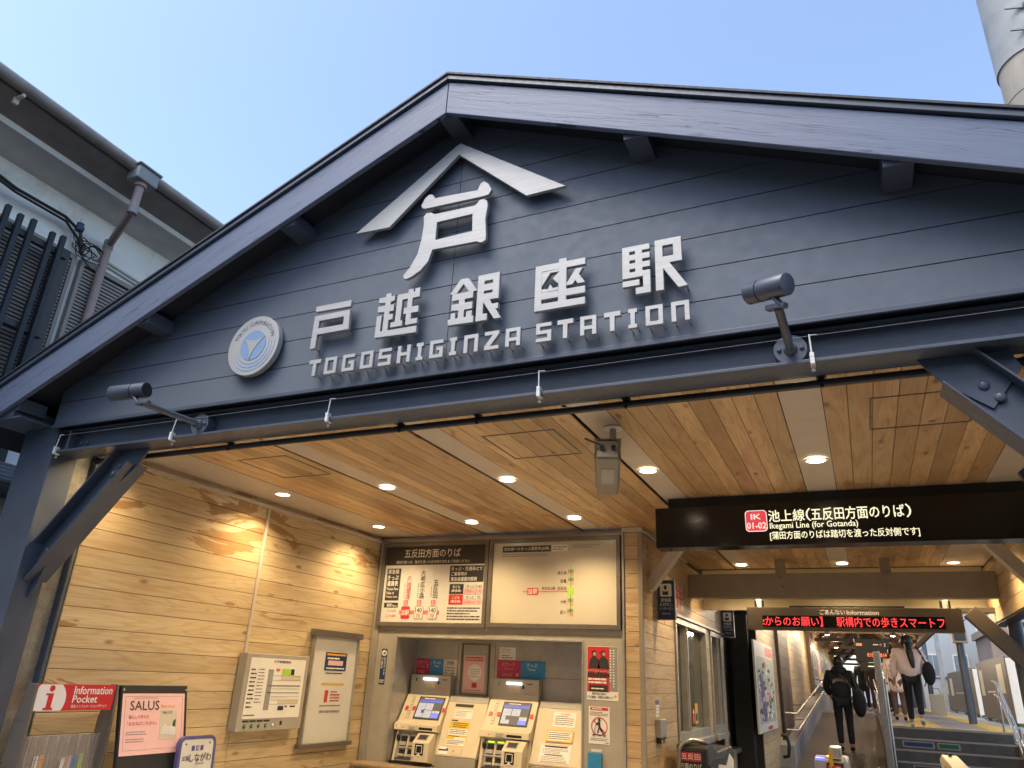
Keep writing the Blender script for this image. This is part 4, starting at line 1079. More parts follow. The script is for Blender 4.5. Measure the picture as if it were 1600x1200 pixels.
# labels on the back of the recess
B = FRONT(YB + .004)
def placard(u0, u1, v0, v1, mat, label, rows, cat='placard', group=None):
    t = thing('placard', ((u0 + u1) / 2, YB, v0), label, cat, group)
    m = MB(mat); B.box(m, u0, u1, v0, v1, .0005, .006); m.build('plate', t)
    m = MB('text_white')
    for mt, s, a, b, c, d in rows:
        m.m(mt)
        if s: B.text(m, s, a, b, c, d, .0075, .008)
        else: B.lines(m, a, b, c, d, 2, .0075, .35, int(a * 1000))
    m.build('lettering', t)
GP = 'product placards above the ticket machines'
placard(-4.53, -4.36, 1.54, 1.70, 'magenta', 'crimson IC card placard above the left ticket machine', [('pink', 'ICカード', -4.515, -4.39, 1.645, 1.68), ('pink', 'IC Card', -4.50, -4.42, 1.612, 1.632), ('pink', '', -4.515, -4.42, 1.55, 1.58), ('pink', '', -4.40, -4.375, 1.60, 1.65)], 'placard', GP)
placard(-4.358, -4.19, 1.54, 1.70, 'cyan_blue', 'blue ticket placard above the left ticket machine', [('text_white', 'きっぷ', -4.315, -4.225, 1.65, 1.685), ('text_white', 'Ticket', -4.30, -4.245, 1.618, 1.638)], 'placard', GP)
placard(-4.188, -4.02, 1.54, 1.70, 'white_sheet', 'white commuter pass placard above the left ticket machine', [('text_dark', '定期券', -4.15, -4.055, 1.645, 1.685), ('text_dark', 'Commuter Pass', -4.165, -4.045, 1.61, 1.63), ('text_grey', '', -4.17, -4.10, 1.55, 1.60), ('text_dark', '', -4.09, -4.035, 1.55, 1.60)], 'placard', GP)
placard(-3.54, -3.27, 1.54, 1.715, 'magenta', 'crimson IC card placard above the right ticket machine', [('pink', 'ICカード', -3.48, -3.335, 1.655, 1.695), ('pink', 'IC Card', -3.455, -3.36, 1.622, 1.642), ('pink', '', -3.475, -3.36, 1.555, 1.59), ('text_white', '', -3.32, -3.285, 1.56, 1.595)], 'placard', GP)
placard(-3.268, -2.995, 1.54, 1.715, 'cyan_blue', 'blue ticket placard above the right ticket machine', [('text_white', 'きっぷ', -3.20, -3.08, 1.655, 1.695), ('text_white', 'Ticket', -3.18, -3.10, 1.622, 1.642)], 'placard', GP)
placard(-3.52, -3.33, 1.722, 1.842, 'paper', 'small white paper notice above the crimson placard on the right', [('text_grey', '', -3.50, -3.35, 1.81, 1.83), ('yellow', '', -3.495, -3.355, 1.78, 1.805), ('text_dark', '', -3.495, -3.355, 1.73, 1.77)], 'notice')
fp = thing('framed_poster', (-3.80, YB, 1.40), 'pink paper poster in a grey frame between the ticket machines', 'poster')
m = MB('grey_frame')
for a, b, c, d in ((-3.97, -3.635, 1.355, 1.372), (-3.97, -3.635, 1.855, 1.872), (-3.97, -3.955, 1.3721, 1.8549), (-3.65, -3.635, 1.3721, 1.8549)): B.box(m, a, b, c, d, .0005, .02)
m.m('machine_grey'); B.rect(m, -3.955, -3.65, 1.372, 1.855, .004); m.build('frame', fp)
m = MB('pink_pale'); B.rect(m, -3.935, -3.685, 1.39, 1.755, .006); m.m('paper'); B.disc(m, -3.80, 1.58, .082, .0061, .0075, 26); m.m('text_red'); B.lines(m, -3.92, -3.70, 1.69, 1.74, 2, .0075, .5, 21); m.m('text_grey'); B.lines(m, -3.86, -3.74, 1.53, 1.62, 5, .009, .3, 22); m.m('text_red'); B.rect(m, -3.83, -3.77, 1.43, 1.48, .0075); B.lines(m, -3.92, -3.70, 1.398, 1.412, 1, .0075, .4, 23); m.build('print', fp)
# posters on the right jamb and the sticker on the left jamb
mp = thing('film_poster', (-2.22, YT, 1.39), 'red and black film style poster with two dark figures on the right jamb', 'poster')
m = MB('paper'); F.rect(m, -2.405, -2.10, 1.392, 1.862, .003); m.build('sheet', mp)
m = MB('red'); F.rect(m, -2.402, -2.188, 1.462, 1.858, .0045); m.m('text_grey'); F.rect(m, -2.19, -2.105, 1.47, 1.858, .0045)
m.m('text_dark')
for cx, s_ in ((-2.335, 1), (-2.245, .98)):
    F.disc(m, cx, 1.80, .026 * s_, .0046, .0058, 18); F.poly(m, [(cx - .055, 1.665), (cx + .06, 1.665), (cx + .045, 1.745), (cx + .012, 1.775), (cx - .012, 1.775), (cx - .04, 1.745)], .0046, .0058)
m.m('skin')
for cx in (-2.330, -2.238): F.disc(m, cx, 1.793, .016, .0059, .0068, 14)
m.m('text_dark'); F.rect(m, -2.38, -2.2, 1.465, 1.52, .006)
rnd = random.Random(5)
for i in range(9):
    cx = -2.388 + i * .024; m.m('text_dark'); F.rect(m, cx - .011, cx + .011, 1.59, 1.62 + rnd.uniform(0, .015), .0072); m.m('skin'); F.disc(m, cx, 1.637 + rnd.uniform(0, .012), .008, .0060, .0075, 10)
m.m('paper'); F.lines(m, -2.39, -2.21, 1.53, 1.585, 2, .0085, .6, 31); F.lines(m, -2.18, -2.165, 1.55, 1.84, 12, .006, .5, 32); F.lines(m, -2.15, -2.135, 1.50, 1.84, 14, .006, .5, 33); F.lines(m, -2.36, -2.23, 1.48, 1.50, 1, .0085, .5, 35)
m.build('picture', mp)
m = MB('text_dark'); F.text(m, '預貯金口座の', -2.355, -2.215, 1.435, 1.456, .0045, .012); F.text(m, '不正譲渡・売買は犯罪です', -2.40, -2.15, 1.405, 1.428, .0045, .012); m.m('orange'); F.disc(m, -2.128, 1.43, .012, .003, .0045, 12); m.build('lettering', mp)
sp = thing('scooter_poster', (-2.27, YT, 1.02), 'white notice with a red ring over a person on a kick scooter', 'poster')
m = MB('paper'); F.rect(m, -2.385, -2.185, 1.025, 1.335, .003); m.build('sheet', sp)
m = MB('red'); F.rect(m, -2.372, -2.198, 1.305, 1.328, .0045); F.disc(m, -2.283, 1.17, .078, .0045, .006, 40, .070); F.poly(m, [(-2.340, 1.215), (-2.334, 1.221), (-2.226, 1.125), (-2.232, 1.119)], .0045, .006); m.build('ring', sp)
m = MB('text_dark'); F.disc(m, -2.283, 1.225, .013, .006, .0072, 16)
F.poly(m, [(-2.291, 1.21), (-2.276, 1.212), (-2.270, 1.165), (-2.262, 1.150), (-2.238, 1.112), (-2.248, 1.106), (-2.272, 1.138), (-2.282, 1.150), (-2.296, 1.112), (-2.307, 1.114), (-2.290, 1.16), (-2.288, 1.185), (-2.308, 1.180), (-2.318, 1.186), (-2.312, 1.195)], .006, .0072)
F.poly(m, [(-2.337, 1.112), (-2.333, 1.112), (-2.314, 1.186), (-2.318, 1.187)], .006, .0072); F.rect(m, -2.34, -2.235, 1.098, 1.104, .0072)
for cx in (-2.338, -2.233): F.disc(m, cx, 1.097, .011, .006, .0074, 16, .006)
F.lines(m, -2.375, -2.20, 1.255, 1.295, 3, .0045, .3, 41); F.lines(m, -2.37, -2.20, 1.05, 1.075, 2, .0045, .3, 42); F.lines(m, -2.225, -2.195, 1.033, 1.042, 1, .0045, .6, 43); m.m('text_white'); F.lines(m, -2.355, -2.215, 1.310, 1.323, 1, .006, .6, 44)
m.build('pictogram', sp)
bb = MB('cyan_blue'); F.box(bb, -2.385, -2.255, .62, .95, .0005, .03); bb.m('white_sheet'); F.box(bb, -2.36, -2.26, .955, .98, .0005, .004); bb.build('leaflet_box', label='blue leaflet box on the right jamb below the scooter notice', cat='leaflet box', bevel=.003)
sk = thing('camera_sticker', (-4.70, YT, 1.42), 'narrow navy vertical security camera sticker on the left jamb', 'sticker')
m = MB('sign_navy'); F.rect(m, -4.735, -4.665, 1.42, 1.775, .003); m.build('sheet', sk)
m = MB('text_white'); F.disc(m, -4.70, 1.732, .030, .003, .0045, 22); F.text(m, '防\n犯\nカ\nメ\nラ', -4.697, -4.672, 1.51, 1.69, .0045, .015, line=.95); F.text(m, '作\n動\n中', -4.728, -4.706, 1.57, 1.69, .0045, .015, line=.95); F.lines(m, -4.728, -4.672, 1.432, 1.47, 2, .0045, .4, 51); m.m('sign_navy'); F.poly(m, [(-4.715, 1.722), (-4.69, 1.748), (-4.684, 1.742), (-4.692, 1.716)], .0046, .006); m.build('lettering', sk)

# ================================================================== things on the left timber wall
L = SIDE(XL)
gm = thing('guide_map', (XL, 5.52, 1.02), 'pale station guide map box with green buttons on the left timber wall', 'information board')
m = MB('grey_mid'); m.mats[0] = 'blue_grey' if False else 'grey_mid'
m = MB('white_sheet'); m.mats[0] = 'warm_grey'; L.box(m, 5.10, 5.92, 1.025, 1.645, .014, .105); m.build('case', gm, bevel=.006)
m = MB('paper'); L.rect(m, 5.15, 5.87, 1.125, 1.61, .108)
m.m('grey_mid'); L.rect(m, 5.385, 5.45, 1.19, 1.52, .1094)
m.m('lime'); L.rect(m, 5.56, 5.68, 1.478, 1.528, .1094); m.m('text_dark'); L.rect(m, 5.68, 5.725, 1.478, 1.528, .1094); L.rect(m, 5.57, 5.645, 1.185, 1.22, .1094); L.rect(m, 5.66, 5.69, 1.21, 1.222, .1094); L.rect(m, 5.73, 5.80, 1.21, 1.222, .1094)
m.m('red_soft'); L.rect(m, 5.48, 5.53, 1.505, 1.528, .1094); L.rect(m, 5.44, 5.462, 1.578, 1.594, .1094)
m.m('text_dark'); L.text(m, '戸越銀座駅', 5.47, 5.66, 1.575, 1.597, .1094, .02); L.lines(m, 5.17, 5.24, 1.20, 1.53, 10, .1094, .35, 61); L.lines(m, 5.26, 5.34, 1.24, 1.53, 11, .1094, .2, 62); L.lines(m, 5.16, 5.35, 1.145, 1.16, 1, .1094, .5, 63)
m.m('text_grey')
for z in (1.47, 1.43, 1.39, 1.36, 1.295, 1.27, 1.235): L.rect(m, 5.46, 5.83, z, z + .0025, .1094)
for z in (1.38, 1.325): L.rect(m, 5.40, 5.83, z, z + .008, .1094)
m.m('machine_cream'); L.rect(m, 5.56, 5.83, 1.435, 1.468, .1088); L.rect(m, 5.56, 5.83, 1.24, 1.268, .1088)
m.build('map_sheet', gm)
m = MB('text_dark')
for i in range(4): L.rect(m, 5.165 + i * .085, 5.24 + i * .085, 1.098, 1.113, .1065)
L.rect(m, 5.63, 5.66, 1.066, 1.098, .1065); m.build('button_label', gm)
for i in range(4):
    m = MB('dark_green'); L.disc(m, 5.195 + i * .085, 1.068, .015, .105, .114, 16); m.m('lime'); L.disc(m, 5.197 + i * .085, 1.070, .006, .1141, .1155, 10); m.build('button', gm)
m = MB('white_paint'); L.disc(m, 5.54, 1.072, .011, .105, .112, 14); m.build('button', gm)
pc = thing('poster_case', (XL, 6.4, .85), 'tall narrow wall poster case with a faded sheet on the left timber wall', 'poster case')
m = MB('grey_frame'); L.box(m, 5.99, 6.80, 1.845, 1.905, .0135, .07); m.build('rail', pc, bevel=.004); m = MB('grey_frame'); L.box(m, 5.99, 6.80, .845, .885, .0135, .07); m.build('rail', pc, bevel=.004)
m = MB('grey_metal'); L.box(m, 6.03, 6.05, .8855, 1.8445, .0135, .05); m.build('side_bar', pc); m = MB('grey_metal'); L.box(m, 6.75, 6.77, .8855, 1.8445, .0135, .05); m.build('side_bar', pc)
m = MB('white_sheet'); L.box(m, 6.0505, 6.7495, .8855, 1.8445, .0135, .03); m.build('sheet', pc)
m = MB('sign_navy'); L.rect(m, 6.25, 6.60, 1.53, 1.70, .0325); m.m('orange'); L.rect(m, 6.27, 6.58, 1.672, 1.69, .034); m.m('pink_pale'); L.rect(m, 6.30, 6.54, 1.58, 1.625, .034); m.m('paper'); L.lines(m, 6.28, 6.57, 1.63, 1.66, 1, .034, .5, 65); L.lines(m, 6.28, 6.57, 1.54, 1.565, 1, .034, .5, 66); m.m('text_dark'); L.lines(m, 6.28, 6.55, 1.495, 1.52, 1, .0325, .4, 67); m.m('yellow'); L.rect(m, 6.24, 6.60, 1.40, 1.418, .0325); m.m('text_red'); L.rect(m, 6.31, 6.36, 1.24, 1.35, .0325); L.lines(m, 6.40, 6.55, 1.24, 1.35, 4, .0325, .4, 68); m.m('text_grey'); L.lines(m, 6.25, 6.58, 1.20, 1.22, 1, .0325, .6, 69); L.lines(m, 6.26, 6.58, 1.14, 1.175, 1, .0325, .6, 70); m.build('print', pc)
# leaflet rack, standing notice boards
ir = thing('leaflet_rack', (-4.62, 3.45, 0), 'red headed Information Pocket leaflet rack beside the left post', 'leaflet rack')
I = SIDE(-4.60)
m = MB('grey_mid'); m.mats[0] = 'casing_brown'
for y in (3.165, 3.735): m.box(-4.72, -4.58, y - .008, y + .008, .02, 1.17); m.prism([(-4.72, 1.17), (-4.58, 1.17), (-4.595, 1.385), (-4.66, 1.385)], [], (0, y + .008, 0), (1, 0, 0), (0, 0, 1), 0, .016)
m.box(-4.72, -4.60, 3.1731, 3.7269, .02, .10); m.build('side_panel', ir, bevel=.003)
m = MB('red'); I.box(m, 3.178, 3.722, 1.23, 1.382, -.012, 0); m.build('header_board', ir)
m = MB('white_paint'); n = 30; pts = [(3.265 + .112 * math.cos(R(-52 + 284 * i / n)), 1.292 + .112 * math.sin(R(-52 + 284 * i / n))) for i in range(n + 1)]
pts = [(max(3.180, min(a, 3.722)), max(1.231, min(b, 1.381))) for a, b in pts]; I.poly(m, pts, 0, .001); I.text(m, 'Information', 3.425, 3.70, 1.325, 1.372, .001, .03); I.text(m, 'Pocket', 3.425, 3.60, 1.275, 1.318, .001, .03); I.text(m, '東急インフォメーションポケット', 3.425, 3.68, 1.245, 1.264, .001, .012)
m.m('red'); I.disc(m, 3.272, 1.358, .018, .001, .002, 18); I.poly(m, [(3.24, 1.330), (3.289, 1.330), (3.289, 1.248), (3.302, 1.248), (3.302, 1.235), (3.240, 1.235), (3.240, 1.248), (3.256, 1.248), (3.256, 1.318), (3.24, 1.318)], .001, .002); m.build('lettering', ir)
m = MB('eave_brown')
for k in range(8):
    y = 3.195 + k * .073
    for q in (0, .034, .05): m.box(-4.66, -4.654, y + q, y + q + .004, .4, 1.085)
    m.box(-4.66, -4.655, y, y + .054, 1.0805, 1.085); m.box(-4.70, -4.695, y, y + .05, .4, 1.08)
for z in (.7, .95): m.box(-4.664, -4.661, 3.18, 3.72, z, z + .004)
m.build('wire_pocket', ir)
for k, mt in enumerate(('paper', 'pink_pale', 'cyan_blue', 'lime', 'paper', 'orange')):
    m = MB(mt); y = 3.50 + k * .04 if k < 4 else 3.2 + k * .03; m.box(-4.68, -4.672, y, y + .036, .70, .955 + .004 * k); m.build('leaflet', ir)
m = MB('acrylic'); m.box(-4.645, -4.641, 3.18, 3.72, .80, 1.09); m.build('clear_front', ir)
sn = thing('notice_stand', (-4.62, 4.03, 0), 'black framed stand holding a pink magazine poster beside the leaflet rack', 'poster stand')
tl = Frame((-4.50, 3.765, .955), (.0, 1, 0), (-.10, 0, .425))
m = MB('black'); tl.box(m, 0, .565, -.10, .44, -.03, 0); m.box(-4.85, -4.53, 3.80, 4.30, .02, .82); m.build('frame', sn, bevel=.003)
m = MB('pink_pale'); tl.rect(m, .012, .54, 0, .385, .002); m.build('poster', sn)
m = MB('text_dark'); tl.text(m, 'SALUS', .075, .315, .278, .338, .0033, .012); m.m('text_red'); tl.text(m, '暮らしで考える', .07, .23, .225, .248, .0033, .002); tl.text(m, '「おかねのこれから」', .06, .30, .182, .208, .0033, .002); m.m('text_grey'); tl.lines(m, .055, .22, .12, .15, 2, .0033, .35, 71); tl.lines(m, .055, .20, .075, .105, 2, .0033, .35, 72); tl.lines(m, .10, .32, .352, .36, 1, .0033, .3, 73)
m.m('yellowed_sheet'); tl.rect(m, .325, .475, .085, .275, .0033); m.m('text_dark'); tl.text(m, 'SALUS', .345, .43, .252, .268, .0045, .01); m.m('eave_grey'); tl.poly(m, [(.335, .12), (.465, .11), (.465, .16), (.43, .175), (.40, .165), (.37, .185), (.345, .16)], .0034, .0048); m.m('foliage'); tl.poly(m, [(.435, .17), (.462, .165), (.465, .215), (.445, .205)], .0034, .005); m.m('orange'); tl.text(m, 'Best Issue', .335, .45, .292, .312, .0033, .0)
m.m('text_grey')
for a, b, c, d in ((.035, .52, .365, .3665), (.035, .52, .03, .0315), (.035, .0365, .03, .365), (.5185, .52, .03, .365)): tl.rect(m, a, b, c, d, .003)
m.build('lettering', sn)
for u, v in ((.018, .41), (.55, .41), (.55, .012)):
    m = MB('brushed'); tl.disc(m, u, v, .007, 0, .004, 10); m.build('screw', sn)
m = MB('steel_brown'); m.box(-4.62, -4.50, 3.82, 4.15, .80, .875); m.build('tray', sn, bevel=.004)
ws = thing('newsletter_stand', (-4.55, 4.36, 0), 'purple rimmed white board lettered in Japanese, behind the black stand', 'notice board')
W = Frame((-4.36, 4.21, 0), (.0, 1, 0), (-.08, 0, 1))
m = MB('purple'); W.rrect(m, 0, .34, .60, 1.062, .055, -.03, .004, .022); m.build('rim', ws, bevel=.004)
m = MB('white_sheet'); W.rrect(m, .0225, .3175, .6225, 1.0395, .035, -.02, 0); m.build('board', ws)
m = MB('purple')
for i in range(3): W.rect(m, .115 + i * .04, .142 + i * .04, .965, .998, .0025)
m.m('text_white'); W.text(m, '品', .158, .180, .97, .993, .0038, 0); m.m('text_dark'); W.text(m, '広報', .04, .10, .905, .935, .0025, .012); W.text(m, 'しながわ', .105, .305, .895, .948, .0025, .02); W.text(m, 'SHINAGAWA', .16, .245, .875, .886, .0025, 0); W.rect(m, .06, .285, .84, .842, .0025); m.m('text_grey'); W.lines(m, .05, .29, .66, .82, 8, .0025, .3, 81)
for u in (.06, .28): m.m('text_dark'); W.disc(m, u, 1.01, .006, 0, .003, 8)
m.build('lettering', ws)
m = MB('grey_frame'); m.box(-4.46, -4.43, 4.36, 4.40, .02, .60); m.box(-4.62, -4.28, 4.25, 4.51, 0.013, .03); m.build('foot', ws)

# ================================================================== signs on the office wall
def flag_sign(y, zt, h, w, label):
    t = thing('intercom_sign', (XO + .01, y, zt - h), label, 'sign', 'navy projecting intercom signs')
    x0 = XO + .004
    m = MB('grey_metal'); m.box(x0, x0 + w, y, y + .03, zt - h, zt); m.build('frame', t, bevel=.002)
    G = FRONT(y - .0005, x0, zt - h); k = h / .39; a = w
    m = MB('sign_navy'); G.rect(m, .008, a - .008, .008, h - .008, .001); m.m('paper'); G.rrect(m, a * .18, a * .82, h * .58, h * .90, .012, .001, .002); m.m('text_dark'); G.disc(m, a * .48, h * .79, a * .085, .002, .003, 14); G.rect(m, a * .40, a * .58, h * .825, h * .855, .0035); G.poly(m, [(a * .32, h * .62), (a * .64, h * .62), (a * .62, h * .72), (a * .48, h * .70), (a * .34, h * .72)], .002, .003)
    m.m('yellow'); G.rect(m, a * .70, a * .72, h * .72, h * .86, .003); m.m('text_white'); G.text(m, '駅係員', a * .22, a * .78, h * .45, h * .535, .002, .02); G.text(m, 'よびだし', a * .14, a * .86, h * .345, h * .43, .002, .02); G.text(m, 'インターホン', a * .12, a * .88, h * .25, h * .32, .002, .015); G.text(m, 'Intercom', a * .28, a * .72, h * .14, h * .19, .002, .0); m.build('face', t)
flag_sign(7.60, 2.548, .395, .185, 'large navy intercom sign projecting from the office wall by the corner post')
flag_sign(11.45, 2.615, .385, .185, 'smaller looking navy intercom sign projecting beyond the office windows')
O = SIDE(XO)
rs = thing('red_notice', (XO, 8.6, 2.3), 'red notice with white vertical writing on the office wall above the window', 'notice')
m = MB('red'); O.rect(m, 8.36, 8.90, 2.335, 2.625, .004); m.build('sheet', rs)
m = MB('text_white'); O.text(m, '警\n戒', 8.73, 8.85, 2.49, 2.605, .0055, .03); O.text(m, '特\n別', 8.57, 8.69, 2.49, 2.605, .0055, .03); O.text(m, '中', 8.41, 8.52, 2.50, 2.56, .0055, .03); O.text(m, '列\n車', 8.73, 8.85, 2.355, 2.47, .0055, .03); O.text(m, '防\n犯', 8.57, 8.69, 2.355, 2.47, .0055, .03); O.text(m, '駅', 8.41, 8.52, 2.37, 2.45, .0055, .03); O.rect(m, 8.39, 8.87, 2.612, 2.617, .0055); O.rect(m, 8.39, 8.87, 2.342, 2.347, .0055); m.build('lettering', rs)
ib = thing('intercom_box', (XO, 7.52, 1.03), 'small steel intercom box on the office wall below a price strip', 'intercom')
m = MB('grey_metal'); O.box(m, 7.42, 7.66, 1.09, 1.245, .0, .05); m.build('box', ib, bevel=.004)
m = MB('black'); O.box(m, 7.44, 7.64, 1.04, 1.0895, .0, .045); m.m('orange'); O.rect(m, 7.46, 7.50, 1.045, 1.07, .047); O.rect(m, 7.58, 7.62, 1.045, 1.07, .047); m.build('slot', ib)
st2 = thing('price_strip', (XO, 7.5, 1.27), 'narrow white and purple paper strip on the office wall above the intercom', 'notice')
m = MB('paper'); O.rect(m, 7.43, 7.57, 1.265, 1.37, .003); m.m('purple'); O.rect(m, 7.43, 7.57, 1.37, 1.41, .003); m.m('text_grey'); O.lines(m, 7.44, 7.56, 1.275, 1.365, 3, .0045, .15, 91); m.build('sheet', st2)
for y0, y1, z0, z1, mats, lab in ((8.42, 8.62, 1.78, 2.02, ('paper', 'red_soft', 'text_dark'), 'pale paper notice taped inside the first office window'), (10.50, 10.66, 1.62, 2.02, ('paper', 'text_dark', 'text_grey'), 'tall paper notice taped inside the far office window'), (9.42, 9.52, 1.14, 1.30, ('red', 'paper', 'orange'), 'red sticker low in the office window'), (9.56, 9.74, 1.14, 1.36, ('yellow', 'orange', 'text_dark'), 'yellow sticker low in the office window beside the red one')):
    t = thing('window_notice', (XO, (y0 + y1) / 2, z0), lab, 'notice'); m = MB(mats[0]); O.rect(m, y0, y1, z0, z1, -.055); m.m(mats[1]); O.rect(m, y0 + .02, y1 - .02, z1 - (z1 - z0) * .3, z1 - .02, -.0535); m.m(mats[2]); O.rect(m, y0 + .03, y1 - .03, z0 + .03, z0 + (z1 - z0) * .5, -.0535); m.build('sheet', t)

sb_ = thing('hanging_board', (1.0, 3.6, 2.1), 'black edged pale board with cut corners hanging behind the right brace', 'board')
Y = FRONT(3.6)
o8 = [(.686, 2.455), (.745, 2.50), (1.22, 2.50), (1.27, 2.455), (1.27, 2.05), (1.22, 2.0), (.93, 2.0), (.86, 2.05)]
i8 = [(.712, 2.448), (.752, 2.478), (1.21, 2.478), (1.248, 2.445), (1.248, 2.06), (1.21, 2.022), (.94, 2.022), (.878, 2.06)]
m = MB('black'); Y.poly(m, o8, -.03, 0, [i8]); m.build('frame', sb_)
m = MB('yellowed_sheet'); Y.poly(m, i8, -.025, -.01); m.build('sheet', sb_)
m = MB('black'); m.tube([(.8, 3.615, 2.50), (.8, 3.615, ZC)], .006, 8); m.build('rod', sb_); m = MB('black'); m.tube([(1.15, 3.615, 2.50), (1.15, 3.615, ZC)], .006, 8); m.build('rod', sb_)
# ================================================================== ticket gates
def gate(x, y0, y1, w, h, label, front, side=None):
    t = thing('ticket_gate', (x, y0, 0), label, 'ticket gate', 'automatic ticket gates')
    m = MB('grey_metal' if w < .2 else 'near_black')
    yz_prism(m, x - w / 2, x + w / 2, [(y0, 0), (y1, 0), (y1, h * .86), (y1 - .12, h * .93), (y0 + .55, h * .93), (y0 + .30, h), (y0 + .05, h), (y0, h * .98)])
    m.build('cabinet', t, bevel=.02, seg=3)
    m = MB('black'); m.box(x - w / 2 + .012, x + w / 2 - .012, y0 - .012, y0 - .001, .12, h * .955); m.build('front_panel', t, bevel=.004)
    G = FRONT(y0 - .0125)
    m = MB('red'); G.rect(m, x - w * .36, x + w * .30, h * .865, h * .94, .002); m.m('text_white'); G.text(m, front[0], x - w * .33, x + w * .27, h * .88, h * .93, .0035, .02); G.text(m, front[1], x - w * .36, x + w * .30, h * .80, h * .85, .002, .015); m.build('route_label', t)
    return t
gt = gate(-1.60, 7.75, 9.3, .30, 1.03, 'ticket gate with black and white side panel below the office window', ('五反田', '方面のりば'))
G = SIDE(-1.449)
m = MB('white_sheet'); G.poly(m, [(7.78, .3), (9.2, .3), (9.2, .82), (8.95, .90), (8.7, .80), (8.3, .84), (8.1, .78), (7.95, .84), (7.78, .80)], 0, .006); m.m('black'); G.rect(m, 8.9, 9.05, .68, .72, .0075); G.rect(m, 8.9, 9.05, .60, .64, .0075); G.rect(m, 8.05, 8.2, .55, .60, .0075); m.m('sign_navy'); G.rect(m, 8.4, 8.48, .60, .72, .0075); m.m('text_dark'); G.text(m, 'IC カード', 8.55, 8.85, .62, .67, .0075, 0); m.build('side_panel', gt)
m = MB('black'); G.poly(m, [(7.78, .805), (7.95, .845), (8.1, .785), (8.3, .845), (8.7, .805), (8.95, .905), (9.2, .825), (9.2, .86), (8.95, .945), (8.6, .89), (8.1, .90), (7.78, .87)], 0, .007); m.build('side_wave', gt)
m = MB('grey_frame'); m.box(-1.70, -1.50, 8.0, 8.25, .962, .985); m.m('paper'); m.box(-1.60, -1.51, 8.03, 8.15, .9855, .989); m.build('ticket_slot', gt, bevel=.003)
m = MB('yellow'); m.box(-1.752, -1.7505, 7.79, 7.83, .55, .88); m.box(-1.745, -1.715, 7.7435, 7.7485, .62, .90); m.build('warning_strip', gt)
m = MB('stainless'); m.tube([(-1.72, 7.74, .7), (-1.72, 7.74, .98), (-1.69, 7.76, 1.04), (-1.60, 7.80, 1.07), (-1.50, 7.95, 1.05)], .022, 12); m.build('guard_rail', gt, smooth=True)
g2 = gate(-.36, 8.05, 9.6, .17, 1.0, 'narrow steel ticket gate end with a glowing blue reader in the passage', ('入口', 'IC'))
m = MB('stainless'); m.box(-.40, -.30, 8.02, 8.40, .99, 1.085); m.build('sensor_tower', g2, bevel=.012)
m = MB('yellow'); m.box(-.402, -.37, 8.012, 8.019, .93, 1.06); m.build('warning_strip', g2)
m = MB('gate_blue'); m.box(-.53, -.405, 8.1, 8.25, .965, .985); m.m('paper'); m.box(-.53, -.405, 8.26, 8.32, .97, .995); m.m('stainless'); m.box(-.535, -.402, 8.09, 8.33, .80, .9645); m.build('card_reader', g2)
g3 = gate(.66, 7.9, 9.5, .16, 1.0, 'right hand ticket gate below the stairs', ('出口', 'IC'))
m = MB('machine_cream'); yz_prism(m, .58, .72, [(8.0, .96), (9.4, .93), (9.4, .98), (9.1, 1.035), (8.0, 1.0)]); m.build('top_cover', g3, bevel=.01)
m = MB('black'); m.box(.63, .66, 8.9, 9.0, 1.036, 1.06); m.build('sensor', g3)
# ================================================================== ramp, stairs, platform beyond the gates
ZP = 1.03
m = MB('ramp_floor'); m.add([(-1.5, 10.5, .05), (.14, 10.5, .05), (.14, 24.5, ZP - .004), (-1.5, 24.5, ZP - .004), (-1.5, 10.5, -.2), (.14, 10.5, -.2), (.14, 24.5, -.2), (-1.5, 24.5, -.2)], [(0, 1, 2, 3), (0, 4, 5, 1), (1, 5, 6, 2), (2, 6, 7, 3), (3, 7, 4, 0)])
m.build('ramp', kind='structure', label='sloping dark ramp rising to the platform', cat='ramp')
m = MB('stair_dark'); RS = (ZP) / 6
for i in range(6): m.m('stair_dark').box(.23, 2.22, 16.5 - .30 * i - (.0 if i else 0), 16.8 - .30 * i if i else 24.5, 0, ZP - RS * i - (.012 if i == 0 else .0))
for i in range(6): m.m('stair_nose').box(.235, 2.215, 16.494 - .30 * i, 16.54 - .30 * i, ZP - RS * i - .022, ZP - RS * i + .004)
m.m('concrete').box(2.221, 2.42, 14.8, 17.6, 0, ZP - .15)
m.build('stairs', kind='structure', label='dark steps with pale nosings up to the platform', cat='stairs')
for i, (a, b, c, mt) in enumerate(((.45, .95, 1, 'sign_navy'), (1.0, 1.35, 1, 'dark_green'), (.55, .95, 3, 'sign_navy'))):
    m = MB('grey_mid'); y = 16.4995 - .30 * c; G = FRONT(y, 0, ZP - RS * (c + 1)); G.rect(m, a, b, .03, .13, .001); m.m(mt); G.rect(m, a + .02, b - .02, .045, .115, .0022)
    m.build('step_sticker', label=('blue strip sticker on the riser second from the top', 'green strip sticker on the riser second from the top', 'blue strip sticker on a lower riser')[i], cat='sticker')
m = MB('platform_floor'); m.box(.15, 3.1, 16.83, 80, .2, ZP - .02); m.box(-1.6, .13, 24.5, 80, .9, ZP - .001); m.box(.145, 3.1, 16.82, 80, .9, ZP); m.build('platform', kind='structure', label='grey station platform at the top of the stairs', cat='platform')
m = MB('tactile_yellow')
for x0, x1, y0, y1 in ((.30, 2.3, 16.9, 17.35), (.75, 1.2, 17.36, 60), (2.0, 2.45, 17.36, 60)):
    m.box(x0, x1, y0, y1, ZP, ZP + .006)
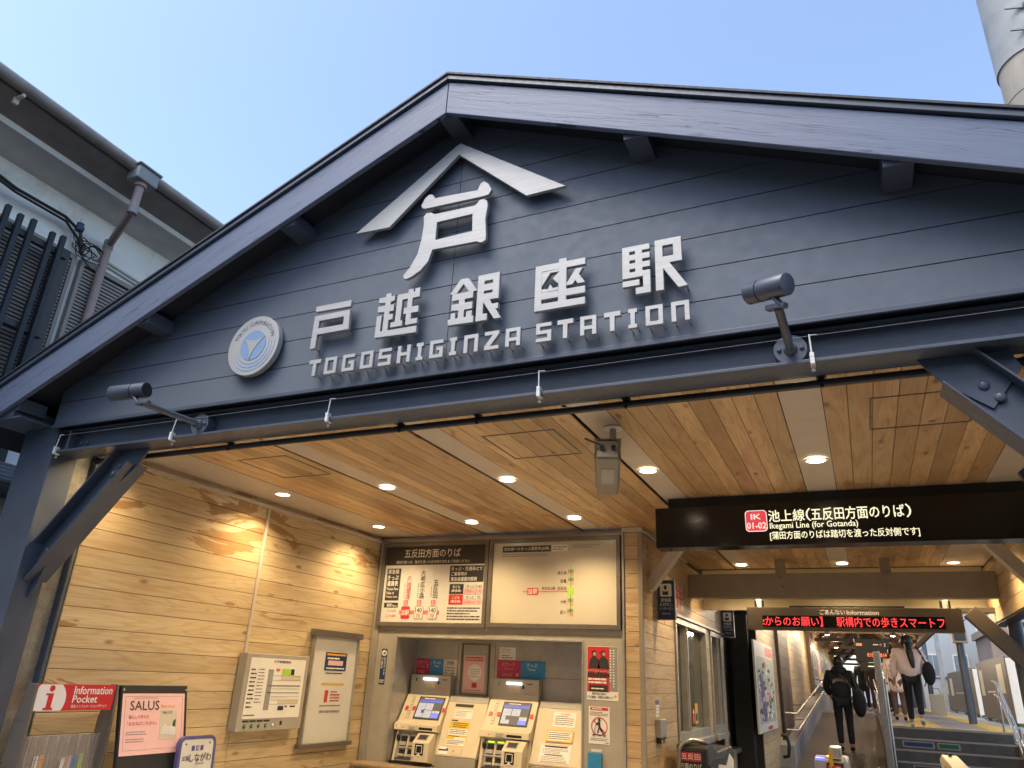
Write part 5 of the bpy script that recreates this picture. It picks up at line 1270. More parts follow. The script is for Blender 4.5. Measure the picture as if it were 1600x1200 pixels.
for i in range(26):
    for j in range(4):
        m.box(2.03 + j * .105, 2.06 + j * .105, 17.4 + i * .7, 18.0 + i * .7, ZP + .006, ZP + .011); m.box(.78 + j * .105, .81 + j * .105, 17.4 + i * .7, 18.0 + i * .7, ZP + .006, ZP + .011)
m.build('tactile_paving', kind='structure', label='yellow tactile paving strips on the platform', cat='paving')
m = MB('ballast'); m.box(3.15, 60, 9, 200, .0, .10); m.build('track_bed', kind='structure', label='grey ballast of the railway tracks', cat='track bed')
# station hall wall beside the ramp
wall = thing('ramp_wall', (-1.5, 18, 0), 'timber boarded wall with concrete plinth along the left of the ramp', 'wall')
m = MB('wood_side'); planks(m, 'x', -1.512, 12.47, 15.2, .2, 3.1, .15, seed=40); planks(m, 'x', -1.512, 17.2, 23.9, .75, 3.6, .15, seed=41, breaks=[20.5]); planks(m, 'x', -1.512, 24.6, 60, 2.9, 4.0, .15, seed=42, breaks=[30, 36, 42]); m.build('timber_boards', wall)
m = MB('wood_dark'); planks(m, 'x', -1.45, 15.22, 17.18, .55, 3.4, .2, seed=43); m.build('timber_pier', wall)
m = MB('wood_dark'); m.box(-1.5, -1.40, 23.92, 24.58, .9, 3.8); m.build('timber_post', wall)
m = MB('near_black'); m.box(-1.75, -1.513, 12.47, 60, 0, 4.0); m.box(-1.51, -1.452, 15.21, 17.19, 0, 3.4); m.build('core', wall)
m = MB('white_sheet'); m.box(-1.512, -1.47, 24.6, 60, 1.75, 2.88); m.build('white_band', wall)
m = MB('concrete'); m.add([(-1.51, 14.6, 0), (-1.27, 14.6, 0), (-1.27, 60, 0), (-1.51, 60, 0), (-1.51, 14.6, .68), (-1.27, 14.6, .68), (-1.27, 24.5, 1.5), (-1.51, 24.5, 1.5), (-1.27, 60, 1.75), (-1.51, 60, 1.75)], [(0, 1, 5, 4), (1, 2, 8, 6, 5), (4, 5, 6, 7), (7, 6, 8, 9), (2, 3, 9, 8), (3, 0, 4, 7, 9)]); m.build('plinth', wall)
for dz in (.0, -.27):
    m = MB('stainless'); f = lambda y: .05 + .98 * (y - 10.5) / 14 + .82 + dz
    m.tube([(-1.2, 15.0, f(15.0)), (-1.2, 16.9, f(16.9)), (-1.2, 24.5, f(24.5)), (-1.2, 27, f(24.6))], .02, 10); m.tube([(-1.40, 14.98, f(15)), (-1.2, 15.0, f(15.0))], .018, 8)
    for y in (16.9, 19.5, 22, 24.3): m.tube([(-1.27 if y > 17.3 else -1.44, y, f(y) - .03), (-1.2, y, f(y))], .012, 8)
    m.build('handrail', wall, smooth=True)
m = MB('black'); m.tube([(-1.43, 14.3, .86), (-1.34, 14.3, .84), (-1.32, 14.32, .7), (-1.34, 14.3, .54), (-1.43, 14.3, .52)], .03, 10); m.build('grab_handle', wall, smooth=True)
amap = thing('area_map', (-1.49, 13, 1.03), 'framed neighbourhood map on the timber wall beside the ramp', 'map')
Q = SIDE(-1.498)
m = MB('white_sheet'); Q.box(m, 11.85, 14.25, .96, 2.24, 0, .03); m.build('frame', amap, bevel=.005)
m = MB('map_print'); Q.rect(m, 12.0, 14.1, 1.08, 2.02, .032); rnd = random.Random(3)
for i in range(110):
    a, b = rnd.uniform(12.02, 13.8), rnd.uniform(1.1, 1.95); m.m(rnd.choice(('paper', 'yellowed_sheet', 'grey_mid', 'map_print', 'foliage', 'pink_pale', 'cloth_brown'))); Q.poly(m, [(a, b), (a + rnd.uniform(.05, .28), b + rnd.uniform(-.01, .02)), (a + rnd.uniform(.05, .28), b + rnd.uniform(.03, .08)), (a - .02, b + rnd.uniform(.03, .08))], .0321, .0332 + i * .00003)
m.m('purple'); Q.poly(m, [(12.35, 1.80), (12.6, 1.74), (12.85, 1.3), (12.75, 1.1), (12.5, 1.12), (12.3, 1.5)], .033, .036); m.m('red'); Q.rect(m, 13.2, 14.15, 2.06, 2.20, .032); Q.rect(m, 12.9, 13.5, .98, 1.03, .032); m.m('pink'); Q.rect(m, 13.0, 13.2, 1.4, 1.48, .037); m.build('print', amap)
ads = [('paper', 'grey_mid', 'white'), ('pink', 'yellow', 'pink'), ('grey_mid', 'paper', 'grey'), ('paper', 'grey_mid', 'pale grey'), ('white_sheet', 'pink_pale', 'white and rose')]
for i, (a, b, nm) in enumerate(ads):
    y0 = 25.4 + i * 2.1; t = thing('wall_poster', (-1.47, y0, 1.95), '%s poster, number %s along the white band of the ramp wall' % (nm, ('one', 'two', 'three', 'four', 'five')[i]), 'poster', 'posters along the ramp wall')
    G = SIDE(-1.469); m = MB('near_black'); G.box(m, y0, y0 + 2.05, 1.92, 2.82, 0, .02); m.build('frame', t); m = MB(a); G.rect(m, y0 + .06, y0 + 1.99, 1.95, 2.79, .022); m.m(b); G.rect(m, y0 + .2, y0 + 1.8, 2.0, 2.22, .0235); m.m('text_grey'); G.lines(m, y0 + .2, y0 + 1.7, 2.3, 2.7, 5, .0235, .3, i + 100); m.build('sheet', t)
# rails between ramp and stairs
hr = thing('handrail_post', (.19, 14.5, 0), 'tall stainless handrail posts between the ramp and the stairs', 'handrail')
m = MB('stainless'); m.box(.135, .245, 14.47, 14.53, .1, 2.24); m.build('post', hr, bevel=.015, seg=3)
m = MB('stainless'); m.tube([(.27, 14.9, .35), (.27, 14.9, 1.72), (.27, 15.1, 1.80)], .024, 12); m.build('post', hr, smooth=True)
m = MB('stainless'); m.tube([(.25, 14.5, 2.0), (.25, 16.6, 2.05), (.25, 20, 2.0)], .019, 10); m.tube([(.20, 14.5, 1.35), (.16, 19.5, 1.72), (.16, 24.5, 1.95)], .019, 10); m.tube([(.20, 14.5, 1.05), (.16, 19.5, 1.42), (.16, 24.5, 1.65)], .019, 10); m.tube([(.27, 15.1, 1.80), (.27, 16.6, 1.98)], .019, 10)
for y in (17, 19.5, 22): m.tube([(.16, y, .5), (.16, y, 1.05 + (y - 14.5) * .075)], .018, 8)
m.build('rail', hr, smooth=True)
m = MB('wood_dark'); m.add([(.142, 14.6, .05), (.228, 14.6, .05), (.228, 24.5, .05), (.142, 24.5, .05), (.142, 14.6, .85), (.228, 14.6, .85), (.228, 24.5, 1.12), (.142, 24.5, 1.12)], [(0, 1, 5, 4), (1, 2, 6, 5), (2, 3, 7, 6), (3, 0, 4, 7), (4, 5, 6, 7)]); m.build('ramp_side_wall', label='low dark timber faced wall between the ramp and the stairs', cat='wall')
h2 = thing('stair_handrail', (2.2, 16, 0), 'double stainless handrail down the right side of the stairs', 'handrail')
for dz in (0, -.24):
    m = MB('stainless'); m.tube([(2.15, 17.3, 1.90 + dz), (2.15, 16.8, 1.86 + dz), (2.15, 14.9, .82 + dz), (2.15, 14.4, .78 + dz)], .021, 12); m.build('rail', h2, smooth=True)
for y, z in ((16.9, 1.0), (15.2, .3)):
    m = MB('stainless'); m.tube([(2.15, y, z), (2.15, y, z + .86)], .02, 10); m.build('post', h2, smooth=True)
# platform screen doors
for i, (y0, y1, x, lab) in enumerate(((20.9, 26.2, 2.92, 'nearest'), (29.2, 38.0, 3.12, 'second'), (42, 51, 3.5, 'third'), (55, 66, 3.95, 'farthest'))):
    t = thing('platform_door', (x, y0, ZP), '%s low brown platform screen door along the track side' % lab, 'platform door', 'platform screen doors')
    G = Frame((x, y0, ZP + .1), (0, -1, 0), (0, 0, 1))     # faces the platform
    m = MB('door_panel'); h = 1.45; w_ = y1 - y0
    m.box(x, x + .12, y0 + .06, y1, ZP + .08, ZP + .08 + h); m.build('panel', t, bevel=.05, seg=3)
    m = MB('white_sheet'); m.box(x + .02, x + .34, y0, y0 + .055, ZP + .08, ZP + h); m.build('end_post', t, bevel=.01)
    m = MB('machine_cream'); G.rect(m, -w_ * .92, -w_ * .80, .55, 1.2, .004); G.rect(m, -w_ * .28, -w_ * .12, .6, 1.25, .004); G.rect(m, -w_ * .7, -w_ * .3, .62, .66, .004); m.build('sticker', t)
    m = MB('grey_frame')
    for k in (.1, .5, .9): m.box(x + .02, x + .1, y0 + w_ * k, y0 + w_ * k + .2, ZP, ZP + .0795)
    m.build('foot', t)
# canopy over the platform
cn = thing('platform_canopy', (.2, 24, ZP), 'timber lined gabled canopy over the ramp and platform', 'canopy')
m = MB('wood_canopy'); 
def slab(xa, za, xb, zb, y0, y1, th=.03, n=26, rows=(1,)):
    for k in range(n):
        ya, yb = y0 + (y1 - y0) * k / n, y0 + (y1 - y0) * (k + 1) / n - .02
        m.add([(xa, ya, za), (xb, ya, zb), (xb, yb, zb), (xa, yb, za), (xa, ya, za + th), (xb, ya, zb + th), (xb, yb, zb + th), (xa, yb, za + th)], [(0, 3, 2, 1), (4, 5, 6, 7), (0, 1, 5, 4), (1, 2, 6, 5), (2, 3, 7, 6), (3, 0, 4, 7)])
slab(-1.6, 3.35, -.1, 4.6, 10.35, 60, n=150); slab(-.1, 4.6, 1.55, 3.35, 10.35, 60, n=150); m.build('timber_lining', cn)
m = MB('roof_metal'); m.add([(-1.9, 10.35, 3.20), (-.1, 10.35, 4.68), (1.85, 10.35, 3.20), (-1.9, 60, 3.20), (-.1, 60, 4.68), (1.85, 60, 3.20), (-1.9, 10.35, 3.26), (-.1, 10.35, 4.74), (1.85, 10.35, 3.26), (-1.9, 60, 3.26), (-.1, 60, 4.74), (1.85, 60, 3.26)], [(0, 3, 4, 1), (1, 4, 5, 2), (6, 7, 10, 9), (7, 8, 11, 10), (0, 1, 7, 6), (1, 2, 8, 7), (3, 9, 10, 4), (4, 10, 11, 5), (0, 6, 9, 3), (2, 5, 11, 8)]); m.build('roof', cn)
for i, y in enumerate((12.5, 16, 19.5, 23.5, 27.5, 32, 37, 43, 50)):
    m = MB('wood_dark' if i else 'wood_dark'); m.box(-1.45, 1.6, y, y + .12, 3.13, 3.24); m.bar((-1.3, y + .07, 3.25), (-.1, y + .07, 4.35), .10, .14); m.bar((-.1, y + .07, 4.35), (1.45, y + .07, 3.25), .10, .14); m.box(-.16, -.04, y + .02, y + .12, 3.2805, 4.3); m.build('truss', cn)
for y in (21.1, 33, 46):
    x = 2.1; m = MB('grey_mid'); m.mats[0] = 'navy_steel'; m.tube([(x, y, ZP), (x, y, 3.62)], .085, 16); m.build('pole', cn, smooth=True)
    m = MB('navy_steel'); m.bar((x, y, 3.55), (1.2, y, 3.62), .09, .12); m.build('bracket', cn)
m = MB('wood_dark'); m.box(1.56, 1.7, 10.4, 60, 3.12, 3.36); m.build('eave_board', cn)
lsp = thing('loudspeaker_box', (2.1, 20.95, 2.9), 'grey box loudspeaker fixed to the platform pole', 'loudspeaker')
m = MB('steel_brown'); m.box(1.93, 2.25, 20.72, 21.0, 2.78, 3.10); m.m('near_black'); m.box(1.97, 2.21, 20.70, 20.719, 2.83, 3.05); m.build('box', lsp, bevel=.02)
db = thing('departure_board', (.18, 22, 2.3), 'black hanging departure board with orange LED rows over the ramp', 'sign')
m = MB('black'); m.box(-.20, .62, 21.9, 22.1, 2.33, 2.90); m.build('housing', db, bevel=.01)
m = MB('steel_brown'); m.box(-.1, -.06, 21.97, 22.03, 2.9005, 3.06); m.box(.48, .52, 21.97, 22.03, 2.9005, 3.06); m.build('hanger', db)
G = FRONT(21.8995); m = MB('led_orange'); G.rect(m, -.16, -.02, 2.72, 2.78, .003); G.text(m, '8:10:15', .08, .32, 2.46, 2.55, .003, .03); G.text(m, '8:14', .38, .52, 2.46, 2.55, .003, .03); m.m('pink'); G.disc(m, .42, 2.755, .03, 0, .003, 14); m.m('led_text'); G.text(m, '2', .49, .53, 2.72, 2.79, .003, .03); G.lines(m, .24, .36, 2.73, 2.78, 1, .003, .5, 3); m.build('display', db)
nb = thing('platform_number_sign', (.3, 26, 2.3), 'hanging black platform sign with a pale figure 2', 'sign')
m = MB('black'); m.box(-.15, .95, 25.9, 26.1, 2.22, 2.62); m.build('housing', nb); m = MB('wood_dark'); m.box(0, .04, 25.98, 26.02, 2.6205, 3.1); m.box(.8, .84, 25.98, 26.02, 2.6205, 3.1); m.build('hanger', nb)
G = FRONT(25.8995); m = MB('text_lit'); G.text(m, '2', .56, .72, 2.32, 2.52, .003, .03); G.text(m, 'ニ', .08, .30, 2.34, 2.48, .003, .03); m.m('red_soft'); G.rect(m, .62, .8, 2.26, 2.30, .003); m.build('lettering', nb)
for i, (x, y) in enumerate(((-.85, 13.6), (.75, 13.6), (-.85, 18.0), (.75, 18.0), (-.85, 22.6), (.75, 22.6), (-.85, 29.0), (.75, 29.0), (-.1, 38.0))):
    t = thing('canopy_lamp', (x, y, 3.05), 'small warm lamp under the canopy trusses, %s, %s side' % (('nearest pair', 'second pair', 'third pair', 'fourth pair', 'far single lamp')[i // 2], 'ramp' if x < 0 else 'track'), 'lamp', 'lamps under the platform canopy')
    m = MB('casing_brown'); m.tube([(x, y, 3.02), (x, y, 3.12)], .07, 16); m.tube([(x, y, 3.12), (x, y, 3.5)], .012, 8); m.build('housing', t)
    m = MB('lamp_disc'); m.tube([(x, y, 3.012), (x, y, 3.019)], .055, 16); m.build('lamp', t)
    d = bpy.data.lights.new('canopy_lamp', 'POINT'); d.energy = 20; d.color = (1.0, .80, .56); d.shadow_soft_size = .06
    l = bpy.data.objects.new('canopy_lamp_light', d); COL.objects.link(l); l.parent = t; l.location = (0, 0, -.06)
# ================================================================== people
def skinned(name, parent, verts, edges, radii, mat, sub=2, fx=None):
    me = bpy.data.meshes.new(name); me.from_pydata([Vector(v) for v in verts], edges, [])
    o = bpy.data.objects.new(name, me); COL.objects.link(o)
    o.modifiers.new('s', 'SKIN'); sm = o.modifiers.new('d', 'SUBSURF'); sm.levels = sub; sm.render_levels = sub
    for i, r in enumerate(radii):
        sv = me.skin_vertices[0].data[i]; sv.radius = (r, r) if not isinstance(r, tuple) else r; sv.use_root = (i == 0)
    bpy.context.view_layer.update()
    m2 = bpy.data.meshes.new_from_object(o.evaluated_get(bpy.context.evaluated_depsgraph_get()))
    bpy.data.objects.remove(o)
    m2.materials.clear(); m2.materials.append(MATS[mat]); m2.polygons.foreach_set('use_smooth', [True] * len(m2.polygons)); m2.name = name
    if fx:
        for v in m2.vertices: v.co = fx(v.co)
    o = bpy.data.objects.new(name, m2); COL.objects.link(o); o.parent = parent
    return o
def person(label, loc, rotz, H, top, legs, hair='short', armL=None, armR=None, stepL=.0, stepR=.0, puffy=1.0, cat='person', coat=False, shoe='cloth_black', detail=2):
    t = thing('person', loc, label, 'person'); t.rotation_euler = (0, 0, rotz); k = H / 1.70; t.scale = (k, k, k)
    armL = armL or [(-.24, .02, 1.16), (-.25, .10, .93)]; armR = armR or [(.24, .02, 1.16), (.25, .10, .93)]
    def leg(s, st):      # st: forward swing of the foot; lifted heel when behind
        hip = (s * .09, 0, .90); knee = (s * .095, .06 + st * .45, .49 + (.02 if st else 0)); ank = (s * .095, st - .02, .09 + (.10 if st < 0 else 0)); toe = (s * .10, st + .13, .035 + (.02 if st < 0 else 0))
        return hip, knee, ank, toe
    lL, lR = leg(-1, stepL), leg(1, stepR)
    V = [(0, 0, .95), (0, 0, 1.12), (0, .01, 1.32), (0, 0, 1.45), (0, .01, 1.52), (0, .02, 1.60), (0, .02, 1.67)]; E = [(i, i + 1) for i in range(6)]; Rr = [.13, .12, .14, .055, .062, .095, .07]
    def chain(root, pts, rs):
        p = root
        for q, r in zip(pts, rs): V.append(q); Rr.append(r); E.append((p, len(V) - 1)); p = len(V) - 1
        return p
    chain(0, lL, [.085, .06, .04, .035]); chain(0, lR, [.085, .06, .04, .035])
    chain(5, [(0, .12, 1.585)], [.016])
    for s, arm in ((-1, armL), (1, armR)):
        e, w = arm; d = (Vector(w) - Vector(e)).normalized(); ax = d.cross(Vector((s, 0, 0))); ax = ax.normalized() if ax.length > .01 else Vector((0, 1, 0))
        pal = Vector(w) + d * .05
        i = chain(2, [(s * .17, 0, 1.40), e, w, tuple(pal)], [.06, .043, .028, .032])
        for f in range(4):
            b = pal + ax * (.022 * (f - 1.5)); ln = (.07, .08, .075, .055)[f]
            chain(i, [tuple(b + d * .045), tuple(b + d * (.045 + ln * .55) - Vector((s * .012, 0, 0))), tuple(b + d * (.045 + ln) - Vector((s * .03, 0, 0)))], [.0095, .009, .0075])
        chain(i, [tuple(pal + ax * .045 + d * .0), tuple(pal + ax * .055 + d * .045)], [.011, .009])
    skinned('body', t, V, E, Rr, 'skin', 1)
    # jacket
    p = puffy; V2 = [(0, -.005, .90 if not coat else .62), (0, 0, 1.08), (0, .005, 1.30), (0, .0, 1.42), (0, .005, 1.49)]; E2 = [(0, 1), (1, 2), (2, 3), (3, 4)]; R2 = [(.17 * p, .135 * p) if not coat else (.21, .17), (.185 * p, .15 * p), (.20 * p, .155 * p), (.12, .10), (.075, .075)]
    V, E, Rr = V2, E2, R2
    for s, arm in ((-1, armL), (1, armR)):
        e, w = arm; mid = (Vector(e) + Vector(w)) / 2
        chain(2, [(s * .19 * (.5 + p / 2), 0, 1.385), tuple((Vector((s * .19, 0, 1.385)) + Vector(e)) / 2), e, tuple(mid), tuple(Vector(w) + (Vector(w) - Vector(e)).normalized() * -.01)], [.085 * p, .075 * p, .068 * p, .060 * p, .048 * p])
    fx = None
    if p > 1.1:
        def fx(c): # quilted rings
            r = .012 * math.sin(c.z * 62); n = Vector((c.x, c.y, 0)); return c + (n.normalized() * r if n.length > .02 else n * 0)
    skinned('jacket', t, V, E, Rr, top, 2, fx)
    V, E, Rr = [(0, 0, .95)], [], [(.155, .125)]
    for s, l in ((-1, lL), (1, lR)):
        chain(0, [l[0], tuple((Vector(l[0]) + Vector(l[1])) / 2), l[1], tuple(Vector(l[2]) + Vector((0, 0, .03)))], [.10, .088, .072, .058])
    skinned('trousers', t, V, E, Rr, legs, 2)
    for s, l in ((-1, lL), (1, lR)):
        a, b = Vector(l[2]), Vector(l[3]); V, E, Rr = [tuple(a + Vector((0, -.04, -.035))), tuple((a + b) / 2 + Vector((0, 0, -.012))), tuple(b)], [(0, 1), (1, 2)], [.045, .045, .036]
        skinned('shoe', t, V, E, Rr, shoe, 2)
    mh = MB('hair'); mh.sphere((0, .0, 1.61), .132 if hair == 'long' else .118, 16, 10, (.93, 1.02, 1.05))
    if hair == 'long':
        mh.tube([(0, -.04, 1.60), (.02, -.11, 1.53), (.04, -.16, 1.40), (.06, -.19, 1.22), (.07, -.19, 1.10)], [.06, .07, .065, .055, .03], 12)
    if hair == 'bob': mh.sphere((0, -.03, 1.56), .115, 14, 9, (1, .9, 1.1))
    o = mh.build('hair', None, smooth=True, base=(0, 0, 0)); o.parent = t; o.location = (0, 0, 0)
    return t
man = person('person in a black hooded jacket walking up the ramp with a black bag', (-.50, 17.0, .51), R(2), 1.72, 'cloth_black', 'cloth_black', 'short', [(-.27, .03, 1.15), (-.20, .16, .98)], [(.27, .02, 1.15), (.24, .08, .92)], .0, .06, 1.10)
hm = MB('cloth_black'); hm.tube([(-.12, -.09, 1.46), (0, -.155, 1.43), (.12, -.09, 1.46)], [.05, .075, .05], 12); hm.sphere((0, -.10, 1.48), .11, 14, 8, (1.1, .8, .7)); o = hm.build('hood', None, smooth=True, base=(0, 0, 0)); o.parent = man; o.location = (0, 0, 0)
pm = MB('text_grey'); 
for i in range(16):
    a = R(158 - 136 * i / 15); pm.box(.14 * math.cos(a) - .007, .14 * math.cos(a) + .005, -.1815, -.172, 1.20 + .07 * math.sin(a) - .022, 1.20 + .07 * math.sin(a) + .022 * (1 + i % 2))
o = pm.build('back_print', None, base=(0, 0, 0)); o.parent = man; o.location = (0, 0, 0)
bg_ = thing('shoulder_bag', (-.22, 16.9, 1.0), 'black shoulder bag hanging at the right hip of the person on the ramp', 'bag')
m = MB('cloth_black'); m.sphere((-.19, 16.92, 1.40), .17, 16, 10, (.75, .8, 1.55)); m.build('bag_body', bg_, smooth=True)
m = MB('cloth_grey'); m.tube([(-.62, 16.86, 2.0), (-.45, 16.80, 1.85), (-.25, 16.84, 1.62), (-.17, 16.9, 1.5)], .017, 8); m.tube([(-.2, 16.85, 1.6), (-.28, 16.88, 1.95)], .015, 8); m.build('strap', bg_, smooth=True)
wm = person('person with long black hair in a beige padded jacket stepping up the stairs', (.77, 16.86, ZP), R(-3), 1.60, 'cloth_beige', 'cloth_black', 'long', [(-.31, -.01, 1.13), (-.31, .02, .88)], [(.30, .03, 1.14), (.27, .10, .92)], .02, -.20, 1.36, shoe='cloth_white')
sb = thing('handbag', (1.0, 16.82, 1.7), 'black handbag on the right arm of the person in the beige jacket', 'bag')
m = MB('cloth_black'); m.sphere((1.08, 16.78, 1.98), .17, 16, 10, (.65, .6, 1.25)); m.build('bag_body', sb, smooth=True); m = MB('cloth_black'); m.tube([(1.06, 16.80, 2.15), (.97, 16.72, 2.36), (.93, 16.78, 2.46), (.95, 16.86, 2.44)], .014, 8); m.build('strap', sb, smooth=True)
pb = thing('paper_carrier', (1.12, 17.1, 1.2), 'tan paper carrier bag held low by the person in the beige jacket', 'bag')
m = MB('wood_front'); m.mats[0] = 'machine_cream'; m.box(1.05, 1.30, 17.05, 17.2, 1.25, 1.62); m.build('bag_body', pb, bevel=.01); m = MB('cloth_brown'); m.tube([(1.1, 17.12, 1.62), (1.12, 17.06, 1.72), (1.22, 17.06, 1.72), (1.25, 17.12, 1.62)], .006, 6); m.build('handle', pb)
person('person in a dark coat walking down the platform beyond the ramp', (-.12, 29, ZP), R(175), 1.66, 'cloth_black', 'cloth_black', 'short', coat=True)
person('person in a brown coat with bobbed dark hair on the platform', (.22, 27.5, ZP), R(178), 1.62, 'cloth_brown', 'cloth_brown', 'bob', coat=True)
person('person in a white coat standing beside the ramp rail on the platform', (.50, 24.2, ZP), R(10), 1.60, 'cloth_white', 'cloth_black', 'bob', coat=True)
person('person in a pale beige long coat left of the padded jacket', (.62, 20.6, ZP), R(0), 1.58, 'cloth_beige', 'cloth_brown', 'bob', coat=True)
person('person in a grey top walking away at the far end of the platform', (.75, 31, ZP), R(0), 1.70, 'cloth_grey', 'cloth_black', 'short')
# ================================================================== beyond the tracks
def block(name, x0, x1, y0, y1, h, mat, label, cols, rows, wmat='window_far', z0=2.0, balcony=False):
    t = thing(name, ((x0 + x1) / 2, y0, 0), label, 'building')
    m = MB(mat); m.box(x0, x1, y0, y1, 0, h); m.box(x0 - .15, x1 + .15, y0 - .15, y1, h + .001, h + .3); m.build('wall', t)
    G = FRONT(y0); W_ = (x1 - x0) / cols; Hh = (h - z0) / rows
    for i in range(cols):
        for j in range(rows):
            u0, v0 = x0 + W_ * (i + .22), z0 + Hh * (j + .25); m = MB('white_sheet'); G.box(m, u0, u0 + W_ * .56, v0, v0 + Hh * .5, .001, .08); o = m.build('window', t)
            m = MB(wmat); G.box(m, u0 + .06, u0 + W_ * .27, v0 + .06, v0 + Hh * .5 - .06, .0801, .09); G.box(m, u0 + W_ * .29, u0 + W_ * .56 - .06, v0 + .06, v0 + Hh * .5 - .06, .0801, .09); m.build('pane', o)
            if balcony:
                m = MB(mat); G.box(m, u0 - .3, u0 + W_ * .8, v0 - Hh * .2, v0 + Hh * .12, .09, .9); m.build('balcony', t)
block('apartment_building', 2.6, 6.4, 46, 56, 11, 'wall_far', 'white apartment block with stacked windows beyond the platform doors', 3, 4)
block('apartment_building', 6.6, 13, 52, 64, 7.5, 'wall_far', 'lower white building with balconies behind the round post', 3, 3, balcony=True)
block('apartment_building', 5.2, 9.6, 40, 45, 4.3, 'wall_far_brown', 'small brown house in front of the white buildings across the tracks', 2, 2)
block('apartment_building', -.6, 2.3, 66, 76, 10, 'wall_far', 'narrow pale building closing the view at the end of the platform', 2, 4)
m = MB('foliage'); rnd = random.Random(9)
for i in range(700):
    c = Vector((rnd.uniform(3.9, 9.5), rnd.uniform(37, 39.5), rnd.uniform(.2, 1.9) * (1 - .2 * rnd.random()))); a = Vector((rnd.uniform(-1, 1), rnd.uniform(-1, 1), rnd.uniform(-1, 1))) * .16; b = a.cross(Vector((rnd.uniform(-1, 1), rnd.uniform(-1, 1), rnd.uniform(-1, 1)))).normalized() * .12
    m.add([c - a, c + b, c + a, c - b], [(0, 1, 2, 3)])
m.build('trackside_shrubs', kind='stuff', label='low green shrubs along the far side of the tracks', cat='shrubs')
for i, (pts, lab) in enumerate((([(1.5, 34, 4.9), (12, 33, 4.2)], 'overhead wire crossing low over the tracks'), ([(1.5, 34, 5.6), (12, 36, 5.9)], 'upper overhead wire rising to the right'), ([(4.4, 12, 5.4), (4.6, 60, 5.0)], 'contact wire running along the tracks'), ([(3.9, 30, 4.0), (12, 40, 6.4)], 'steep span wire behind the platform pole'), ([(3.6, 38, 5.6), (14, 34, 3.4)], 'falling span wire behind the platform pole'))):
    m = MB('black'); a, b = Vector(pts[0]), Vector(pts[1]); m.tube([a, a.lerp(b, .5) - Vector((0, 0, .15)), b], .022, 6); m.build('overhead_wire', label=lab, cat='wire')
mp_ = thing('catenary_mast', (3.4, 44, 0), 'grey steel mast carrying the overhead wires beyond the platform', 'mast')
m = MB('pole_steel'); m.box(3.3, 3.5, 43.9, 44.1, 0, 7.5); m.build('mast', mp_); m = MB('pole_steel'); m.bar((3.4, 44, 5.6), (9.5, 44, 5.6), .12, .16); m.build('cross_arm', mp_)
# ================================================================== concrete pole on the right
pl = thing('concrete_pole', (2.69, 8.4, 0), 'thick round concrete pole with a steel collar rising behind the roof at right', 'pole')
m = MB('pole_concrete'); m.tube([(2.69, 8.4, 0), (2.69, 8.4, 14)], [.445, .38], 48); m.build('shaft', pl, smooth=True)
m = MB('pole_concrete'); m.tube([(2.69, 8.4, 8.02), (2.69, 8.4, 8.06)], [.414, .414], 48); m.build('ring', pl, smooth=True)
m = MB('pole_steel'); m.tube([(2.69, 8.4, 8.52), (2.69, 8.4, 8.521), (2.69, 8.4, 11.5)], [.414, .424, .412], 48); m.build('collar', pl, smooth=True)
m = MB('pole_steel')
jx = Vector((-.10, -1, 0)).normalized(); jc = Vector((2.69, 8.4, 0)) + Vector((-.02, -.42, 0))
for s in (-.045, .045): m.box(jc.x + s - .008, jc.x + s + .008, 7.86, 8.0, 8.55, 11.4)
for k in range(8):
    z = 8.72 + k * .34
    m.tube([(jc.x - .09, 7.92, z), (jc.x + .09, 7.92, z)], .018, 8); m.tube([(jc.x - .12, 7.92, z), (jc.x - .09, 7.92, z)], .032, 6)
    m.prism([(0, 0), (.22, -.06), (.22, .03)], [], (jc.x - .28, 7.99, z + .05), (1, 0, 0), (0, 0, 1), 0, .02)
m.build('collar_bolts', pl)
m = MB('brushed'); m.tube([(2.69 + .43 * math.cos(R(a)), 8.4 + .43 * math.sin(R(a)), 7.42 + .002 * (a + 190)) for a in range(-190, -60, 8)], .012, 8); m.build('strap', pl)
# ================================================================== neighbouring building on the left
XB = -6.6
nbd = thing('neighbour_building', (-8, 4, 0), 'white rendered neighbouring building with brown eaves on the left', 'building')
m = MB('neighbour_wall'); m.box(-13, XB, -1.5, 11, 0, 5.80); m.build('wall', nbd)
m = MB('eave_grey'); m.add([(XB - .01, -1.5, 5.72), (-6.245, -1.5, 5.80), (-6.245, 11, 5.80), (XB - .01, 11, 5.72), (XB - .01, -1.5, 5.79), (-6.245, -1.5, 5.87), (-6.245, 11, 5.87), (XB - .01, 11, 5.79)], [(0, 3, 2, 1), (4, 5, 6, 7), (0, 1, 5, 4), (1, 2, 6, 5), (2, 3, 7, 6), (3, 0, 4, 7)]); m.build('soffit', nbd)
m = MB('white_paint'); m.box(-6.2449, -6.222, -1.5, 11, 5.79, 5.875); m.build('fascia_strip', nbd)
m = MB('eave_brown'); m.add([(-6.2219, -1.5, 5.845), (-5.96, -1.5, 5.93), (-5.96, 11, 5.93), (-6.2219, 11, 5.845), (-6.2219, -1.5, 5.90), (-5.96, -1.5, 6.0), (-5.96, 11, 6.0), (-6.2219, 11, 5.90)], [(0, 3, 2, 1), (4, 5, 6, 7), (0, 1, 5, 4), (1, 2, 6, 5), (2, 3, 7, 6), (3, 0, 4, 7)]); m.build('roof_soffit', nbd)
m = MB('roof_tile'); m.add([(-5.94, -1.6, 6.01), (-5.94, 11.1, 6.01), (-9.8, 11.1, 7.6), (-9.8, -1.6, 7.6), (-13.2, -1.6, 6.0), (-13.2, 11.1, 6.0)], [(0, 1, 2, 3), (3, 2, 5, 4), (0, 3, 4), (1, 5, 2)]); m.build('roof', nbd)
